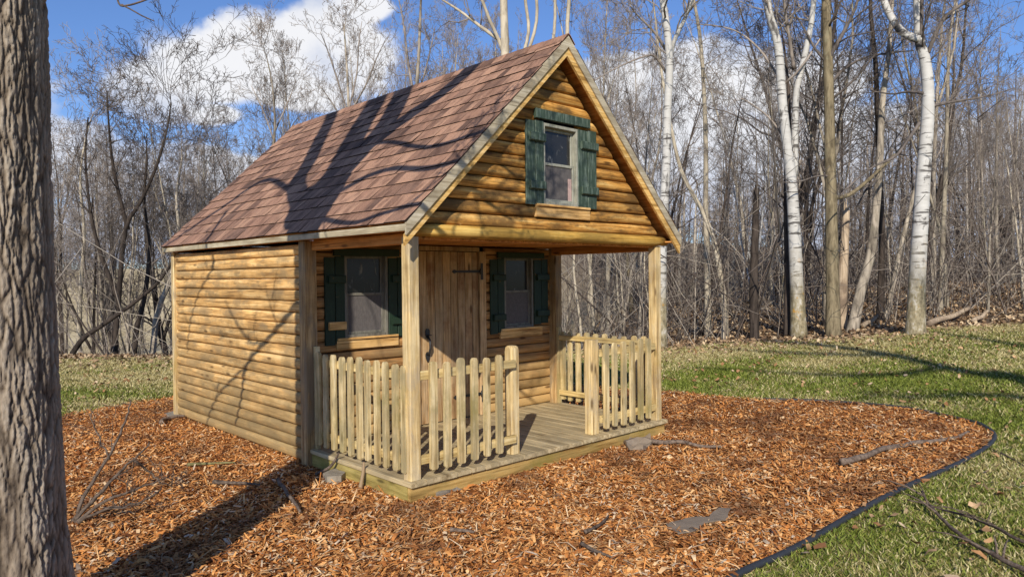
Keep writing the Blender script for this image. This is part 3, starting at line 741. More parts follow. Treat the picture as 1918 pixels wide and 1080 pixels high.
railing(1, .012, .024, .125, 1.405, ((.10, .165), (.70, .765)), [.105, .209, .337, .45, .579, .69, .821, .942, 1.076, 1.2, 1.313], .048, .818, (.040, .072), 'side railing by the long log wall', 'rail_y')
railing(0, .004, .024, .118, 1.055, ((.10, .165), (.70, .765)), [.214, .341, .471, .601, .727, .855], .052, .824, (.032, .064), 'front railing left of the porch opening', 'rail_x')
railing(0, .004, .024, 2.133, W-.135, ((.10, .165), (.70, .765)), [2.174, 2.298, 2.431, 2.562, 2.695, 2.822], .046, .824, (.032, .064), 'front railing right of the porch opening', 'rail_x')
railing(1, W-.036, .024, .125, 1.405, ((.10, .155), (.715, .77)), [.15, .25, .371, .503, .629, .758, .881, 1.006, 1.129, 1.25, 1.35], .044, .806, (W-.072, W-.040), 'far side railing', 'rail_y')
for xx, yy in ((.03, 1.375), (W-.075, 1.375)):
    p = MB(); p.box(xx, xx+.045, yy, yy+.036, .003, .86, .004); part(p, 'railing_end_post', M['picket_z'])

# ------------------------------------------------------------------ things on the ground
def pts_ground(px, up=.03):
    return [on_plane(u, v, 2, GZ)+Vector((0, 0, up)) for u, v in px]
def smooth(pts, n=4):
    pts = [Vector(p) for p in pts]; out = []
    for i in range(len(pts)-1):
        p0, p1, p2, p3 = pts[max(i-1, 0)], pts[i], pts[i+1], pts[min(i+2, len(pts)-1)]
        for k in range(n):
            t = k/n; out.append(.5*((2*p1)+(p2-p0)*t+(2*p0-5*p1+4*p2-p3)*t*t+(3*p1-p0-3*p2+p3)*t**3))
    out.append(pts[-1]); return out
ed = MB(); ep = smooth([Vector((p.x, p.y, max(GZ, Gs(p.x, p.y))+.020)) for p in edge_pts], 6)
for p in ep: p.z += .008*mnoise.noise(Vector((p.x*2, p.y*2, 5)))
ed.tube(ep, [.021 if k < len(ep)*.66 else .015 for k in range(len(ep))], 8)
tag(ed.build('garden_edging', M['edging']), 'black plastic edging strip curving between mulch bed and lawn', 'edging')

def stick(name, px, r, mat, label, cat='branch', up=.055, twigs=0, seed=1, wob=.015, group=None, pts=None):
    rr = random.Random(seed); mb = MB()
    p = smooth(pts or pts_ground(px, up), 5)
    for q in p: q += Vector((mnoise.noise(q*6+Vector((seed, 0, 0))), mnoise.noise(q*6+Vector((0, seed, 0))), mnoise.noise(q*6+Vector((0, 0, seed)))))*wob
    n = len(p); rad_ = [r*(1-.55*k/(n-1))*(1+.2*mnoise.noise(q*18)) for k, q in enumerate(p)]
    mb.tube(p, rad_, 7)
    for k in range(twigs):
        i = rr.randrange(1, n-1); d = (p[i+1]-p[i-1]).normalized(); a = rr.choice([-1, 1])*rr.uniform(.5, 1.1)
        d2 = Vector((d.x*math.cos(a)-d.y*math.sin(a), d.x*math.sin(a)+d.y*math.cos(a), rr.uniform(.0, .5))); ln_ = rr.uniform(.12, .35)
        q = [p[i]+d2*ln_*t+Vector((0, 0, .03*math.sin(t*3))) for t in (0, .35, .7, 1)]
        mb.tube(q, [r*.45, r*.36, r*.25, r*.15], 5)
    o = mb.build(name, mat); tag(o, label, cat, group); return o
stick('fallen_branch', [(1575, 878), (1610, 870), (1655, 852), (1700, 842), (1745, 838), (1790, 830), (1815, 820)], .030, M['stick'], 'long wavy dark branch lying on the right tip of the mulch', seed=3, wob=.012)
stick('fallen_branch', [(1222, 838), (1270, 840), (1310, 845), (1352, 848)], .024, M['stick'], 'short grey branch lying beside the right end of the porch', seed=4)
stick('fallen_branch', [(352, 883), (390, 880), (440, 878)], .016, M['stick_green'], 'straight greenish stick lying on the mulch left of the cabin', seed=5, wob=.006)
stick('fallen_branch', [(400, 915), (440, 917), (488, 920)], .018, M['stick'], 'grey stick just below the greenish stick on the mulch', seed=6, wob=.006)
stick('fallen_branch', [(520, 910), (540, 940), (563, 973)], .019, M['stick'], 'dark stick lying in the trunk shadow near the house corner', seed=7)
stick('fallen_branch', [(300, 800), (310, 793), (330, 789), (346, 787)], .024, M['stick'], 'bent dark stick at the foot of the rear house corner', seed=8)
stick('fallen_branch', [(1095, 1013), (1110, 1006), (1128, 994), (1140, 981)], .013, M['stick'], 'small curved grey stick in the middle foreground mulch', seed=9, wob=.006)
stick('fallen_branch', [(1090, 1035), (1118, 1050), (1150, 1062)], .013, M['stick'], 'dark stick pointing right in the foreground mulch', seed=10, wob=.006)
stick('fallen_branch', [(845, 1008), (868, 1010), (888, 1013)], .016, M['stick'], 'stubby grey stick in the mulch below the porch corner', seed=12, wob=.004)
stick('fallen_branch', [(590, 893), (606, 866), (620, 838)], .016, M['stick'], 'stick leaning against the green side of the porch', seed=13, wob=.004, pts=[Vector((-.13, 1.10, GZ+.03)), Vector((-.06, 1.0, -.06)), Vector((-.02, .93, .06))])
stick('plant_stem', None, .017, M['straw_stem'], 'pale dried stem stub standing against the porch rim', 'plant', seed=14, wob=.004, pts=[Vector((-.06, .56, GZ)), Vector((-.035, .56, -.03)), Vector((-.02, .57, .05))])
# big cut branches reaching in over the lawn at lower right
stick('fallen_branch', None, .016, M['stick'], 'thick dark branch lying across the grass at the lower right corner', seed=15, twigs=5, wob=.01, pts=[on_plane(u, v, 2, GZ+.05) for u, v in ((1960, 1085), (1900, 1057), (1850, 1032), (1800, 1002), (1770, 975), (1745, 950), (1725, 920))])
stick('fallen_branch', None, .0115, M['stick'], 'thinner branch lying on the grass just above the thick dark branch', seed=16, twigs=5, wob=.01, pts=[on_plane(u, v, 2, GZ+.05) for u, v in ((1960, 1030), (1900, 1006), (1860, 985), (1800, 963), (1750, 948), (1700, 935))])
stick('fallen_branch', None, .009, M['stick'], 'slim twig on the grass right of the edging bend', seed=17, twigs=2, pts=[on_plane(u, v, 2, GZ+.03) for u, v in ((1862, 842), (1890, 856), (1930, 878))])

def slab(name, px, label, cat, mat, thick=.02, z=.03, crumple=.0):
    bm = bmesh.new(); base = [on_plane(u, v, 2, GZ+z) for u, v in px]
    vs = [bm.verts.new(p) for p in base]; f = bm.faces.new(vs)
    r = bmesh.ops.extrude_face_region(bm, geom=[f]); up = [g for g in r['geom'] if isinstance(g, bmesh.types.BMVert)]
    for v in up: v.co.z += thick
    bmesh.ops.triangulate(bm, faces=bm.faces[:]); bmesh.ops.subdivide_edges(bm, edges=bm.edges[:], cuts=3, use_grid_fill=True)
    for v in bm.verts:
        n_ = mnoise.noise(v.co*9)*.5+mnoise.noise(v.co*22)*.25
        v.co += Vector((mnoise.noise(v.co*14)*.012, mnoise.noise(v.co*14+Vector((7, 0, 0)))*.012, n_*crumple+.003*n_))
    bmesh.ops.recalc_face_normals(bm, faces=bm.faces[:])
    me = bpy.data.meshes.new(name); bm.to_mesh(me); bm.free(); me.materials.append(mat)
    o = bpy.data.objects.new(name, me); COL.objects.link(o); tag(o, label, cat); return o
slab('fabric_patch', PATCH_PX, 'grey landscape fabric showing through the foreground mulch', 'fabric', M['fabric'], .004, .042, .012)
slab('cloth', [(1166, 832), (1180, 825), (1218, 822), (1222, 838), (1205, 848), (1178, 846)], 'crumpled grey cloth lying under the right end of the porch', 'cloth', M['fabric'], .05, .0, .11)
slab('stone', [(812, 925), (840, 912), (868, 908), (872, 914), (840, 926), (818, 932)], 'flat grey stone half buried under the porch front', 'stone', M['stone'], .035, .0, .02)
slab('stone', [(606, 900), (640, 886), (650, 893), (640, 906), (612, 908)], 'grey stone under the green side of the porch', 'stone', M['stone'], .06, .0, .02)
slab('stone', [(308, 778), (326, 774), (340, 781), (322, 785)], 'pale flat stone at the rear house corner', 'stone', M['stone'], .03, .0, .01)

# ------------------------------------------------------------------ trees
def rvec(rr): return Vector((rr.gauss(0, 1), rr.gauss(0, 1), rr.gauss(0, 1)))
def branch(mb, p, d, ln, r, lvl, maxl, rr, S):
    """grow one limb and its offspring into mb"""
    nseg = [9, 6, 5, 4, 3][min(lvl, 4)]; pts = [p.copy()]; dirs = [d.copy()]
    w = S.get('wob', .16)*(1+.3*lvl)
    for k in range(nseg):
        d = (d+rvec(rr)*w+Vector((0, 0, S.get('up', .10)))).normalized(); pts.append(pts[-1]+d*(ln/nseg)); dirs.append(d.copy())
    rmin = S.get('rmin', .004)
    rads = [max(rmin, r*(1-.8*k/nseg)) for k in range(nseg+1)]
    mb.tube(pts, rads, [8, 6, 5, 4, 3][min(lvl, 4)] if r > .012 else 3)
    if lvl >= maxl: return
    nk = S['kids'][min(lvl, len(S['kids'])-1)]; nk = max(1, int(round(nk*rr.uniform(.75, 1.25))))
    for k in range(nk):
        t = rr.uniform(.22, 1.0)**.9; i = min(nseg, max(1, int(t*nseg+.5)))
        ax = dirs[i].cross(rvec(rr)); ax.normalize()
        an = rr.uniform(*S.get('ang', (.45, .95)))
        d2 = Matrix.Rotation(an, 3, ax) @ dirs[i]
        l2 = ln*S.get('lr', .55)*rr.uniform(.6, 1.15)*(1.15-.45*t)
        branch(mb, pts[i], d2, l2, max(rmin, rads[i]*rr.uniform(.42, .62)), lvl+1, maxl, rr, S)
def tree_meshes(H, r, seed, S):
    """one bare tree: trunk mesh and crown mesh in local coordinates"""
    rr = random.Random(seed); tk, cr = MB(), MB()
    n = 14; pts = [Vector((0, 0, -.25))]; d = Vector((rr.gauss(0, S.get('lean', .04)), rr.gauss(0, S.get('lean', .04)), 1)).normalized()
    for k in range(n):
        d = (d+rvec(rr)*S.get('tw', .05)+Vector((0, 0, .04))).normalized(); pts.append(pts[-1]+d*((H+.25)/n))
    rad_ = [max(.006, r*(1-.92*(k/n)**.9)) for k in range(n+1)]; rad_[0] *= 1.45; 
    tk.tube(pts, rad_, 9)
    nf = S.get('forks', 0)
    axes = [(pts, rad_)]
    for q in range(nf):
        i = rr.randrange(int(n*S.get('fk', .15)), int(n*.5)); ax = Vector((rr.gauss(0, 1), rr.gauss(0, 1), 0)).normalized()
        d2 = (Vector((0, 0, 1))+ax*rr.uniform(.3, .65)).normalized(); L2 = (H-pts[i].z)*rr.uniform(.7, .95); p2 = [pts[i]]
        for k in range(8):
            d2 = (d2+rvec(rr)*.08+Vector((0, 0, .09))).normalized(); p2.append(p2[-1]+d2*(L2/8))
        r2 = [max(.006, rad_[i]*.75*(1-.9*k/8)) for k in range(9)]; tk.tube(p2, r2, 7); axes.append((p2, r2))
    for pp, ra in axes:
        m_ = len(pp)-1
        nb = S['nb'] if pp is pts else max(4, int(S['nb']*.5))
        for k in range(nb):
            t = S['low']+(1-S['low'])*((k+rr.random())/nb)
            f = t*m_; i = min(m_-1, int(f)); p = pp[i].lerp(pp[i+1], f-i); dd = (pp[i+1]-pp[i]).normalized()
            ax = dd.cross(rvec(rr)); ax.normalize(); an = rr.uniform(*S.get('bang', (.6, 1.15)))
            d2 = Matrix.Rotation(an, 3, ax) @ dd
            l2 = H*S.get('bl', .3)*(1.1-.75*t)*rr.uniform(.6, 1.2)
            branch(cr, p, d2, l2, max(.008, ra[i]*rr.uniform(.3, .5)), 1, S.get('maxl', 4), rr, S)
    return tk, cr
SPEC = {
    'tall': dict(nb=15, low=.34, kids=[0, 5, 4, 3], bl=.27, maxl=4, bang=(.45, .95), up=.12, rmin=.0048, lean=.05, tw=.05),
    'slim': dict(nb=13, low=.35, kids=[0, 5, 4, 3], bl=.2, maxl=4, bang=(.45, .9), up=.12, rmin=.0048, lean=.08, tw=.07),
    'spread': dict(nb=16, low=.14, kids=[0, 6, 4, 3], bl=.42, maxl=4, bang=(.5, 1.1), up=.10, rmin=.0050, forks=2, lean=.12, tw=.08, wob=.2),
    'sapling': dict(nb=14, low=.12, kids=[0, 4, 3, 2], bl=.3, maxl=3, bang=(.4, .9), up=.12, rmin=.0045, lean=.1, tw=.08),
    'poplar': dict(nb=22, low=.25, kids=[0, 7, 5, 3], bl=.33, maxl=4, bang=(.35, .7), up=.16, rmin=.0048, forks=1, lean=.04, tw=.05),
}
PROTO = {}
def proto(kind, H, r, seed, tm, cm):
    tk, cr = tree_meshes(H, r, seed, SPEC[kind])
    a = tk.build('trunk', M[tm]); b = cr.build('crown', M[cm])
    PROTO.setdefault(kind, []).append((a.data, b.data, H)); bpy.data.objects.remove(a); bpy.data.objects.remove(b)
def place(name, kind, idx, x, y, H, rot, label, cat, group, wide=1.0):
    ps = PROTO[kind]; a, b, h0 = ps[idx % len(ps)]
    root = empty(name, (x, y, Gs(x, y)-.03), label, cat, group); s = H/h0
    root.rotation_euler = (0, 0, rot); root.scale = (s*wide, s*wide, s)
    for nm, me in (('trunk', a), ('crown', b)):
        o = bpy.data.objects.new(nm, me); COL.objects.link(o); o.parent = root
    return root
proto('tall', 14, .15, 1, 'bark', 'twig'); proto('tall', 14, .13, 2, 'bark_pale', 'twig'); proto('tall', 14, .14, 3, 'bark_dark', 'twig_dark')
proto('tall', 14, .12, 4, 'bark_olive', 'twig')
proto('slim', 11, .075, 5, 'bark', 'twig'); proto('slim', 11, .07, 6, 'bark_pale', 'twig'); proto('slim', 11, .075, 7, 'bark_dark', 'twig_dark')
proto('spread', 10, .14, 8, 'bark_dark', 'twig_dark'); proto('spread', 10, .13, 9, 'bark', 'twig_dark'); proto('spread', 10, .12, 10, 'bark_dark', 'twig')
proto('sapling', 6, .035, 11, 'bark', 'twig'); proto('sapling', 6, .03, 12, 'bark_pale', 'twig'); proto('poplar', 13, .12, 13, 'bark_pale', 'twig'); proto('poplar', 13, .11, 14, 'bark', 'twig')

proto('slim', 11, .07, 15, 'birch', 'twig'); PROTO['thinbirch'] = [PROTO['slim'].pop()]
rt_ = random.Random(77)
def by_px(u, D): return spot((u-959)/F*D, D)
def top_h(u, D, vtop, x, y):
    hv = 518-.0094*(u-959); return (hv-vtop)/F*D+CAM[2]-Gs(x, y)
def forest(n, u0, u1, D0, D1, kinds, vt, name, label, cat, group, hmin=4, hmax=19):
    k = 0; tries = 0; pts = []
    while k < n and tries < n*40:
        tries += 1
        u = rt_.uniform(u0, u1); D = D0+(D1-D0)*rt_.random()**1.25
        x, y = by_px(u, D)
        if any((x-a)**2+(y-b)**2 < .5 for a, b in pts): continue
        H = top_h(u, D, rt_.uniform(*vt(u)), x, y)
        if H < hmin: continue
        H = min(H, hmax); kd = rt_.choice(kinds)
        if kd == 'sapling': H = min(H, 7.5)
        place(name, kd, rt_.randrange(12), x, y, H, rt_.uniform(0, 6.28), label, cat, group, rt_.uniform(.62, .95)); pts.append((x, y)); k += 1
forest(38, 1030, 2080, 15.6, 34, ['tall', 'slim', 'poplar', 'spread', 'sapling'], lambda u: (-200, 110) if u < 1750 else (20, 190), 'forest_tree',
       'bare grey brown tree in the woods behind the right side of the lawn', 'tree', 'bare trees in the right woods')
forest(18, 1350, 2200, 30, 62, ['tall', 'slim', 'poplar'], lambda u: (-30, 170) if u < 1750 else (60, 220), 'forest_tree',
       'bare tree far back on the wooded slope to the right', 'tree', 'bare trees on the right slope', 5, 20)
forest(12, 40, 420, 17.5, 30, ['spread', 'spread', 'slim'], lambda u: (150, 330), 'thicket_tree',
       'bare dark spreading tree in the thicket behind the left lawn', 'tree', 'bare trees in the left thicket', 4, 12)
forest(14, -60, 620, 26, 52, ['tall', 'slim', 'spread', 'poplar'], lambda u: (190, 330), 'valley_tree',
       'bare grey tree in the valley behind the left thicket', 'tree', 'bare trees in the left valley', 5, 16)
forest(4, 60, 520, 18, 30, ['spread', 'poplar'], lambda u: (230, 360), 'thicket_tree',
       'bare dark spreading tree in the thicket behind the left lawn', 'tree', 'bare trees in the left thicket', 4, 12)
forest(13, 480, 1060, 20, 40, ['tall', 'poplar', 'poplar', 'spread'], lambda u: (60, 260) if u < 760 else (-60, 110), 'valley_tree',
       'bare tree rising behind the cabin roof', 'tree', 'bare trees behind the cabin', 6, 20)
forest(14, 1040, 1260, 17, 40, ['slim', 'tall', 'sapling', 'spread'], lambda u: (-40, 200), 'forest_tree',
       'bare tree seen past the right porch post', 'tree', 'bare trees past the porch', 4, 18)

forest(8, 1290, 1570, 17.5, 27, ['thinbirch'], lambda u: (-40, 240), 'birch_tree',
       'slender white birch standing among grey trees behind the larger birches', 'tree', 'slender white birches')
# single trees that stand out
def hero(name, stems, D, mat, cmat, label, nb=10, low=.25, seed=1, blen=1.6, limbs=(), bmat=None, maxl=4, kids=(0, 5, 4, 3), depth_j=.25, base_flare=1.3, ext=1.1):
    """stems: list of (pixel polyline bottom-up, r0, r1); limbs: the same, drawn thinner, all at depth D"""
    rr = random.Random(seed); x, y = by_px(stems[0][0][0][0], D); gz_ = Gs(x, y)
    root = empty(name, (x, y, gz_-.03), label, 'tree'); tk, cr = MB(), MB(); org = Vector((x, y, gz_-.03))
    S = dict(kids=list(kids), up=.10, wob=.17, rmin=.0045, ang=(.45, .95), lr=.55)
    def line(px, dj, first):
        out = []; dd = 0; n_ = len(px)
        for k, (u, v) in enumerate(px):
            out.append(at(u, v, D+dj*k/max(1, n_-1))-org)
        if first: out[0] = Vector((out[0].x*0+0, 0, -.15)) if k else out[0]
        return out
    for si, (px, r0, r1) in enumerate(stems):
        p = line(px, rr.uniform(-depth_j, depth_j)*2, False)
        if si == 0: p[0] = Vector((0, 0, -.2))
        # carry the stem on above the frame
        d = (p[-1]-p[-2]).normalized()
        for k in range(4):
            d = (d+rvec(rr)*.1+Vector((0, 0, .15))).normalized(); p.append(p[-1]+d*ext)
        p = smooth(p, 3); n = len(p)
        ra = [r0+(r1-r0)*k/(n-1) for k in range(n)]
        for k in range(n-12, n): ra[k] = r1*max(.12, (n-1-k)/12)
        for k in range(n-12): ra[k] = r0+(r1-r0)*(k/max(1, n-13))**.7
        if si == 0: ra[0] *= base_flare; ra[1] *= 1.12
        tk.tube(p, ra, 12)
        for k in range(nb):
            t = low+(1-low)*((k+rr.random())/nb); i = min(n-2, int(t*(n-1))); dd = (p[i+1]-p[i]).normalized()
            ax = dd.cross(rvec(rr)); ax.normalize(); d2 = Matrix.Rotation(rr.uniform(.55, 1.2), 3, ax) @ dd
            branch(cr, p[i], d2, blen*rr.uniform(.6, 1.4), max(.008, ra[i]*rr.uniform(.18, .34)), 1, maxl, rr, S)
    for px, r0, r1 in limbs:
        p = smooth(line(px, rr.uniform(-1, 1)*depth_j*4, False), 4); n = len(p)
        ra = [r0+(r1-r0)*k/(n-1) for k in range(n)]; (tk if r0 > .045 else cr).tube(p, ra, 8)
        for k in range(max(3, int(nb*.6))):
            i = rr.randrange(n//4, n-1); dd = (p[i+1]-p[i]).normalized(); ax = dd.cross(rvec(rr)); ax.normalize()
            branch(cr, p[i], Matrix.Rotation(rr.uniform(.5, 1.), 3, ax) @ dd, blen*.7*rr.uniform(.5, 1.2), max(.006, ra[i]*.5), 2, maxl, rr, S)
    tk.build('trunk', M[mat], root); cr.build('crown', M[cmat], root); return root
hero('birch_tree', [([(1237, 652), (1239, 480), (1244, 380), (1248, 300), (1250, 210), (1254, 130), (1250, 60), (1240, -10), (1236, -80)], .115, .06)], 14.4, 'birch', 'twig',
     'white birch rising right behind the right porch post', 12, .45, 31, 1.7,
     limbs=[([(1252, 130), (1262, 80), (1285, 30), (1305, -20)], .05, .03), ([(1250, 140), (1230, 110), (1210, 105), (1150, 130), (1100, 160)], .03, .008), ([(1248, 95), (1225, 60), (1195, 30), (1180, 10)], .03, .012)])
hero('birch_tree', [([(1497, 618), (1490, 480), (1485, 380), (1478, 300), (1466, 200), (1458, 90), (1440, 20), (1430, -60)], .15, .062), ([(1488, 330), (1489, 250), (1492, 170), (1506, 110), (1520, 40), (1528, -40)], .075, .05)], 14.6, 'birch', 'twig',
     'twin-stemmed white birch left of the straight olive brown trunk', 11, .4, 32, 1.7,
     limbs=[([(1487, 130), (1478, 70), (1470, 20), (1465, -40)], .04, .02), ([(1470, 260), (1440, 220), (1400, 190), (1385, 185)], .022, .007), ([(1462, 150), (1420, 90), (1370, 55), (1300, 45)], .028, .008)])
hero('forest_tree', [([(1478, 620), (1476, 500), (1474, 400), (1473, 330)], .10, .05)], 14.9, 'bark_dark', 'twig_dark', 'dark bare trunk standing directly left of the twin-stemmed birch base', 7, .6, 33, 1.4)
hero('olive_tree_trunk', [([(1561, 612), (1559, 500), (1557, 400), (1555, 300), (1553, 190), (1550, 90), (1547, 0), (1545, -60)], .14, .075)], 14.2, 'bark_olive', 'twig_dark',
     'straight olive brown tree between the twin birch and the forked birch', 11, .35, 34, 1.9,
     limbs=[([(1556, 370), (1590, 365), (1640, 325), (1690, 275), (1730, 225)], .05, .014), ([(1555, 160), (1580, 130), (1630, 105), (1710, 95)], .035, .012), ([(1552, 110), (1575, 70), (1600, 20), (1615, -30)], .045, .02), ([(1555, 330), (1530, 330), (1490, 342), (1460, 340)], .02, .006)])
bpy.data.objects['olive_tree_trunk'].name = 'tall_tree'
hero('birch_tree', [([(1714, 614), (1718, 520), (1724, 420), (1730, 320), (1737, 230), (1738, 160), (1731, 105), (1722, 72)], .17, .088)], 13.4, 'birch', 'twig_dark',
     'thick white birch with forked dark top, rightmost of the birches', 8, .5, 35, 1.8,
     limbs=[([(1722, 74), (1692, 62), (1668, 30), (1652, -10), (1640, -60)], .075, .055), ([(1724, 70), (1726, 30), (1727, -30)], .044, .03), ([(1738, 100), (1750, 70), (1772, 30), (1815, 0), (1850, -30)], .044, .02), ([(1730, 175), (1700, 172), (1670, 176), (1630, 170)], .03, .008), ([(1722, 230), (1680, 290), (1640, 310), (1600, 340), (1570, 370)], .03, .012), ([(1740, 200), (1790, 190), (1850, 180), (1900, 165)], .03, .008)])
hero('tree_stem', [([(1592, 612), (1612, 545), (1630, 480), (1640, 400), (1648, 300), (1652, 200)], .12, .06)], 14.8, 'bark', 'twig', 'leaning grey tree right of the straight olive brown trunk', 8, .5, 36, 1.6)
hero('tree_stem', [([(1356, 632), (1357, 570), (1350, 520), (1338, 455), (1318, 400), (1290, 350), (1270, 300), (1250, 200)], .075, .035)], 15.6, 'bark_pale', 'twig', 'pale curved tree leaning left, left of the dark broken snag', 8, .5, 37, 1.5)
hero('tree_stem', [([(1326, 634), (1325, 520), (1322, 400), (1322, 280), (1318, 160), (1310, 60)], .085, .04)], 16.5, 'bark_pale', 'twig', 'pale upright tree just behind the left-leaning curved tree', 9, .4, 38, 1.6)
hero('tree_stem', [([(1648, 600), (1650, 540), (1652, 480), (1650, 380), (1645, 260), (1640, 120)], .09, .05)], 16, 'bark_dark', 'twig_dark', 'dark tree midway between the leaning grey tree and the forked birch', 8, .45, 39, 1.6)
hero('tree_stem', [([(1760, 596), (1764, 500), (1768, 400), (1772, 300), (1775, 160)], .075, .04)], 17, 'bark_pale', 'twig', 'slim pale tree immediately right of the forked birch', 8, .45, 40, 1.5)
for o_ in list(COL.objects):
    if o_.name.startswith('tree_stem'): o_.name = 'forest_tree'
# pale multi-stem tree behind the roof ridge
hero('multi_stem_tree', [([(948, 640), (947, 300), (946, 100), (944, 30), (942, -60)], .13, .085), ([(946, 110), (934, 75), (916, 35), (895, -20)], .05, .035), ([(947, 200), (975, 120), (990, 60), (985, 10), (978, -50)], .05, .035), ([(947, 220), (985, 110), (1005, 40), (1003, -30)], .045, .035),
      ([(947, 260), (1020, 120), (1038, 60), (1040, -30)], .045, .035), ([(948, 300), (1050, 120), (1063, 40), (1066, -40)], .055, .045)], 17, 'bark_pale', 'twig',
     'pale multi-stemmed tree rising above the roof ridge near the gable peak', 9, .5, 41, 2.0, limbs=[([(935, 75), (900, 50), (860, 20), (820, -5)], .05, .02)])
hero('roof_tree', [([(640, 560), (646, 400), (650, 290), (653, 210), (650, 130), (645, 60)], .09, .02)], 20, 'bark', 'twig', 'fan-shaped bare tree against the cloud behind the middle of the roof', 10, .5, 42, 1.2, ext=.12,
     limbs=[([(652, 215), (632, 150), (612, 90), (600, 60)], .03, .008), ([(653, 205), (668, 140), (672, 80), (678, 40)], .03, .008), ([(653, 215), (685, 160), (705, 110), (722, 75)], .03, .008), ([(651, 240), (620, 190), (598, 160)], .025, .008), ([(653, 230), (700, 190), (730, 150)], .025, .008)])
hero('roof_tree', [([(765, 560), (775, 300), (780, 180), (785, 90), (788, 10)], .08, .03)], 19, 'bark', 'twig', 'bare twin-topped tree right of the cloud behind the roof', 10, .55, 43, 1.4, limbs=[([(778, 200), (765, 120), (755, 40), (745, -10)], .04, .012), ([(779, 190), (800, 120), (815, 50)], .03, .01)], ext=.3)
hero('roof_tree', [([(500, 560), (508, 350), (515, 240), (510, 160), (500, 110)], .06, .015)], 21, 'bark', 'twig', 'low bare tree against the cloud behind the rear slope of the roof', 10, .5, 49, 1.3, limbs=[([(512, 260), (490, 200), (470, 160)], .025, .008), ([(513, 250), (540, 190), (555, 150)], .025, .008)], ext=.1)
for o_ in list(COL.objects):
    if o_.name.startswith('roof_tree'): o_.name = 'valley_tree'
# left thicket characters
hero('left_tree', [([(205, 690), (222, 560), (235, 430), (262, 380), (290, 320), (308, 262), (316, 225), (320, 195)], .08, .012)], 17, 'bark_dark', 'twig_dark', 'dark bare tree slanting right in the left thicket with the tallest twigs', 16, .3, 44, 1.7, ext=.1,
     limbs=[([(222, 560), (190, 480), (170, 400), (160, 300), (165, 220)], .06, .015), ([(240, 430), (215, 330), (205, 250), (200, 170)], .05, .012)])
hero('left_tree', [([(105, 668), (150, 640), (190, 610), (240, 575), (290, 535), (310, 510)], .07, .03)], 16.2, 'bark_dark', 'twig_dark', 'dark trunk leaning low to the right just beyond the left lawn', 8, .35, 45, 1.3, ext=.3)
hero('left_tree', [([(275, 690), (292, 600), (320, 520), (335, 440), (330, 370), (340, 300)], .10, .02)], 18.5, 'bark', 'twig_dark', 'grey crooked tree just left of the rear house corner', 14, .3, 46, 1.7, ext=.2)
hero('left_tree', [([(240, 690), (255, 620), (270, 560), (280, 470), (270, 380), (275, 300)], .09, .03)], 18, 'bark_dark', 'twig_dark', 'dark upright tree between the slanting and crooked thicket trees', 14, .3, 47, 1.6, ext=.2)
hero('left_tree', [([(140, 690), (150, 560), (158, 440), (150, 330), (165, 240)], .08, .02)], 19, 'bark_pale', 'twig', 'pale slender tree nearest the big foreground trunk in the thicket', 14, .3, 48, 1.5, ext=.15)
for o_ in list(COL.objects):
    if o_.name.startswith('left_tree'): o_.name = 'thicket_tree'

# snags and logs
def snag(px, r, D, mat, label, name='tree_snag'):
    x, y = by_px(px[0][0], D); g0 = Gs(x, y); mb = MB(); p = [at(u, v, D) for u, v in px]; p[0] = Vector((x, y, g0-.15)); p = smooth(p, 5); n = len(p)
    mb.tube(p, [r*(1.25-.55*k/(n-1))*(1+.08*mnoise.noise(q*3)) for k, q in enumerate(p)], 10)
    # splintered top
    for k in range(4):
        a = k*1.7; q = p[-1]+Vector((math.cos(a), math.sin(a), 0))*r*.35
        mb.tube([q-Vector((0, 0, .1)), q+Vector((.01*k, 0, .12+.07*(k % 3)))], [r*.3, .004], 5)
    tag(mb.build(name, M[mat]), label, 'dead tree')
snag([(1413, 632), (1412, 540), (1414, 450), (1417, 356)], .085, 15, 'bark_dark', 'blackish dead trunk with broken top left of the twin birch')
snag([(1576, 612), (1578, 530), (1582, 460), (1585, 394)], .10, 15.2, 'bark_snag', 'pale splintered dead trunk right beside the straight olive brown tree')
def logthing(px, D0, D1, r, label):
    mb = MB(); (u0, v0), (u1, v1) = px; x0, y0 = by_px(u0, D0); x1, y1 = by_px(u1, D1)
    a = Vector((x0, y0, Gs(x0, y0)+r)); b = Vector((x1, y1, Gs(x1, y1)+r+.15)); p = [a.lerp(b, k/8)+Vector((0, 0, .02*math.sin(k))) for k in range(9)]
    mb.tube(p, [r*(1.1-.4*k/8) for k in range(9)], 9); tag(mb.build('fallen_log', M['bark_snag']), label, 'log')
logthing([(1738, 600), (1815, 580)], 14.6, 15.2, .06, 'pale fallen log right of the forked birch at the wood edge')
logthing([(1822, 596), (1850, 588)], 14.4, 14.6, .045, 'short pale log lying right of the longer fallen log')
logthing([(1615, 588), (1645, 572)], 15.2, 15.6, .05, 'thin pale log resting behind the leaning grey tree')

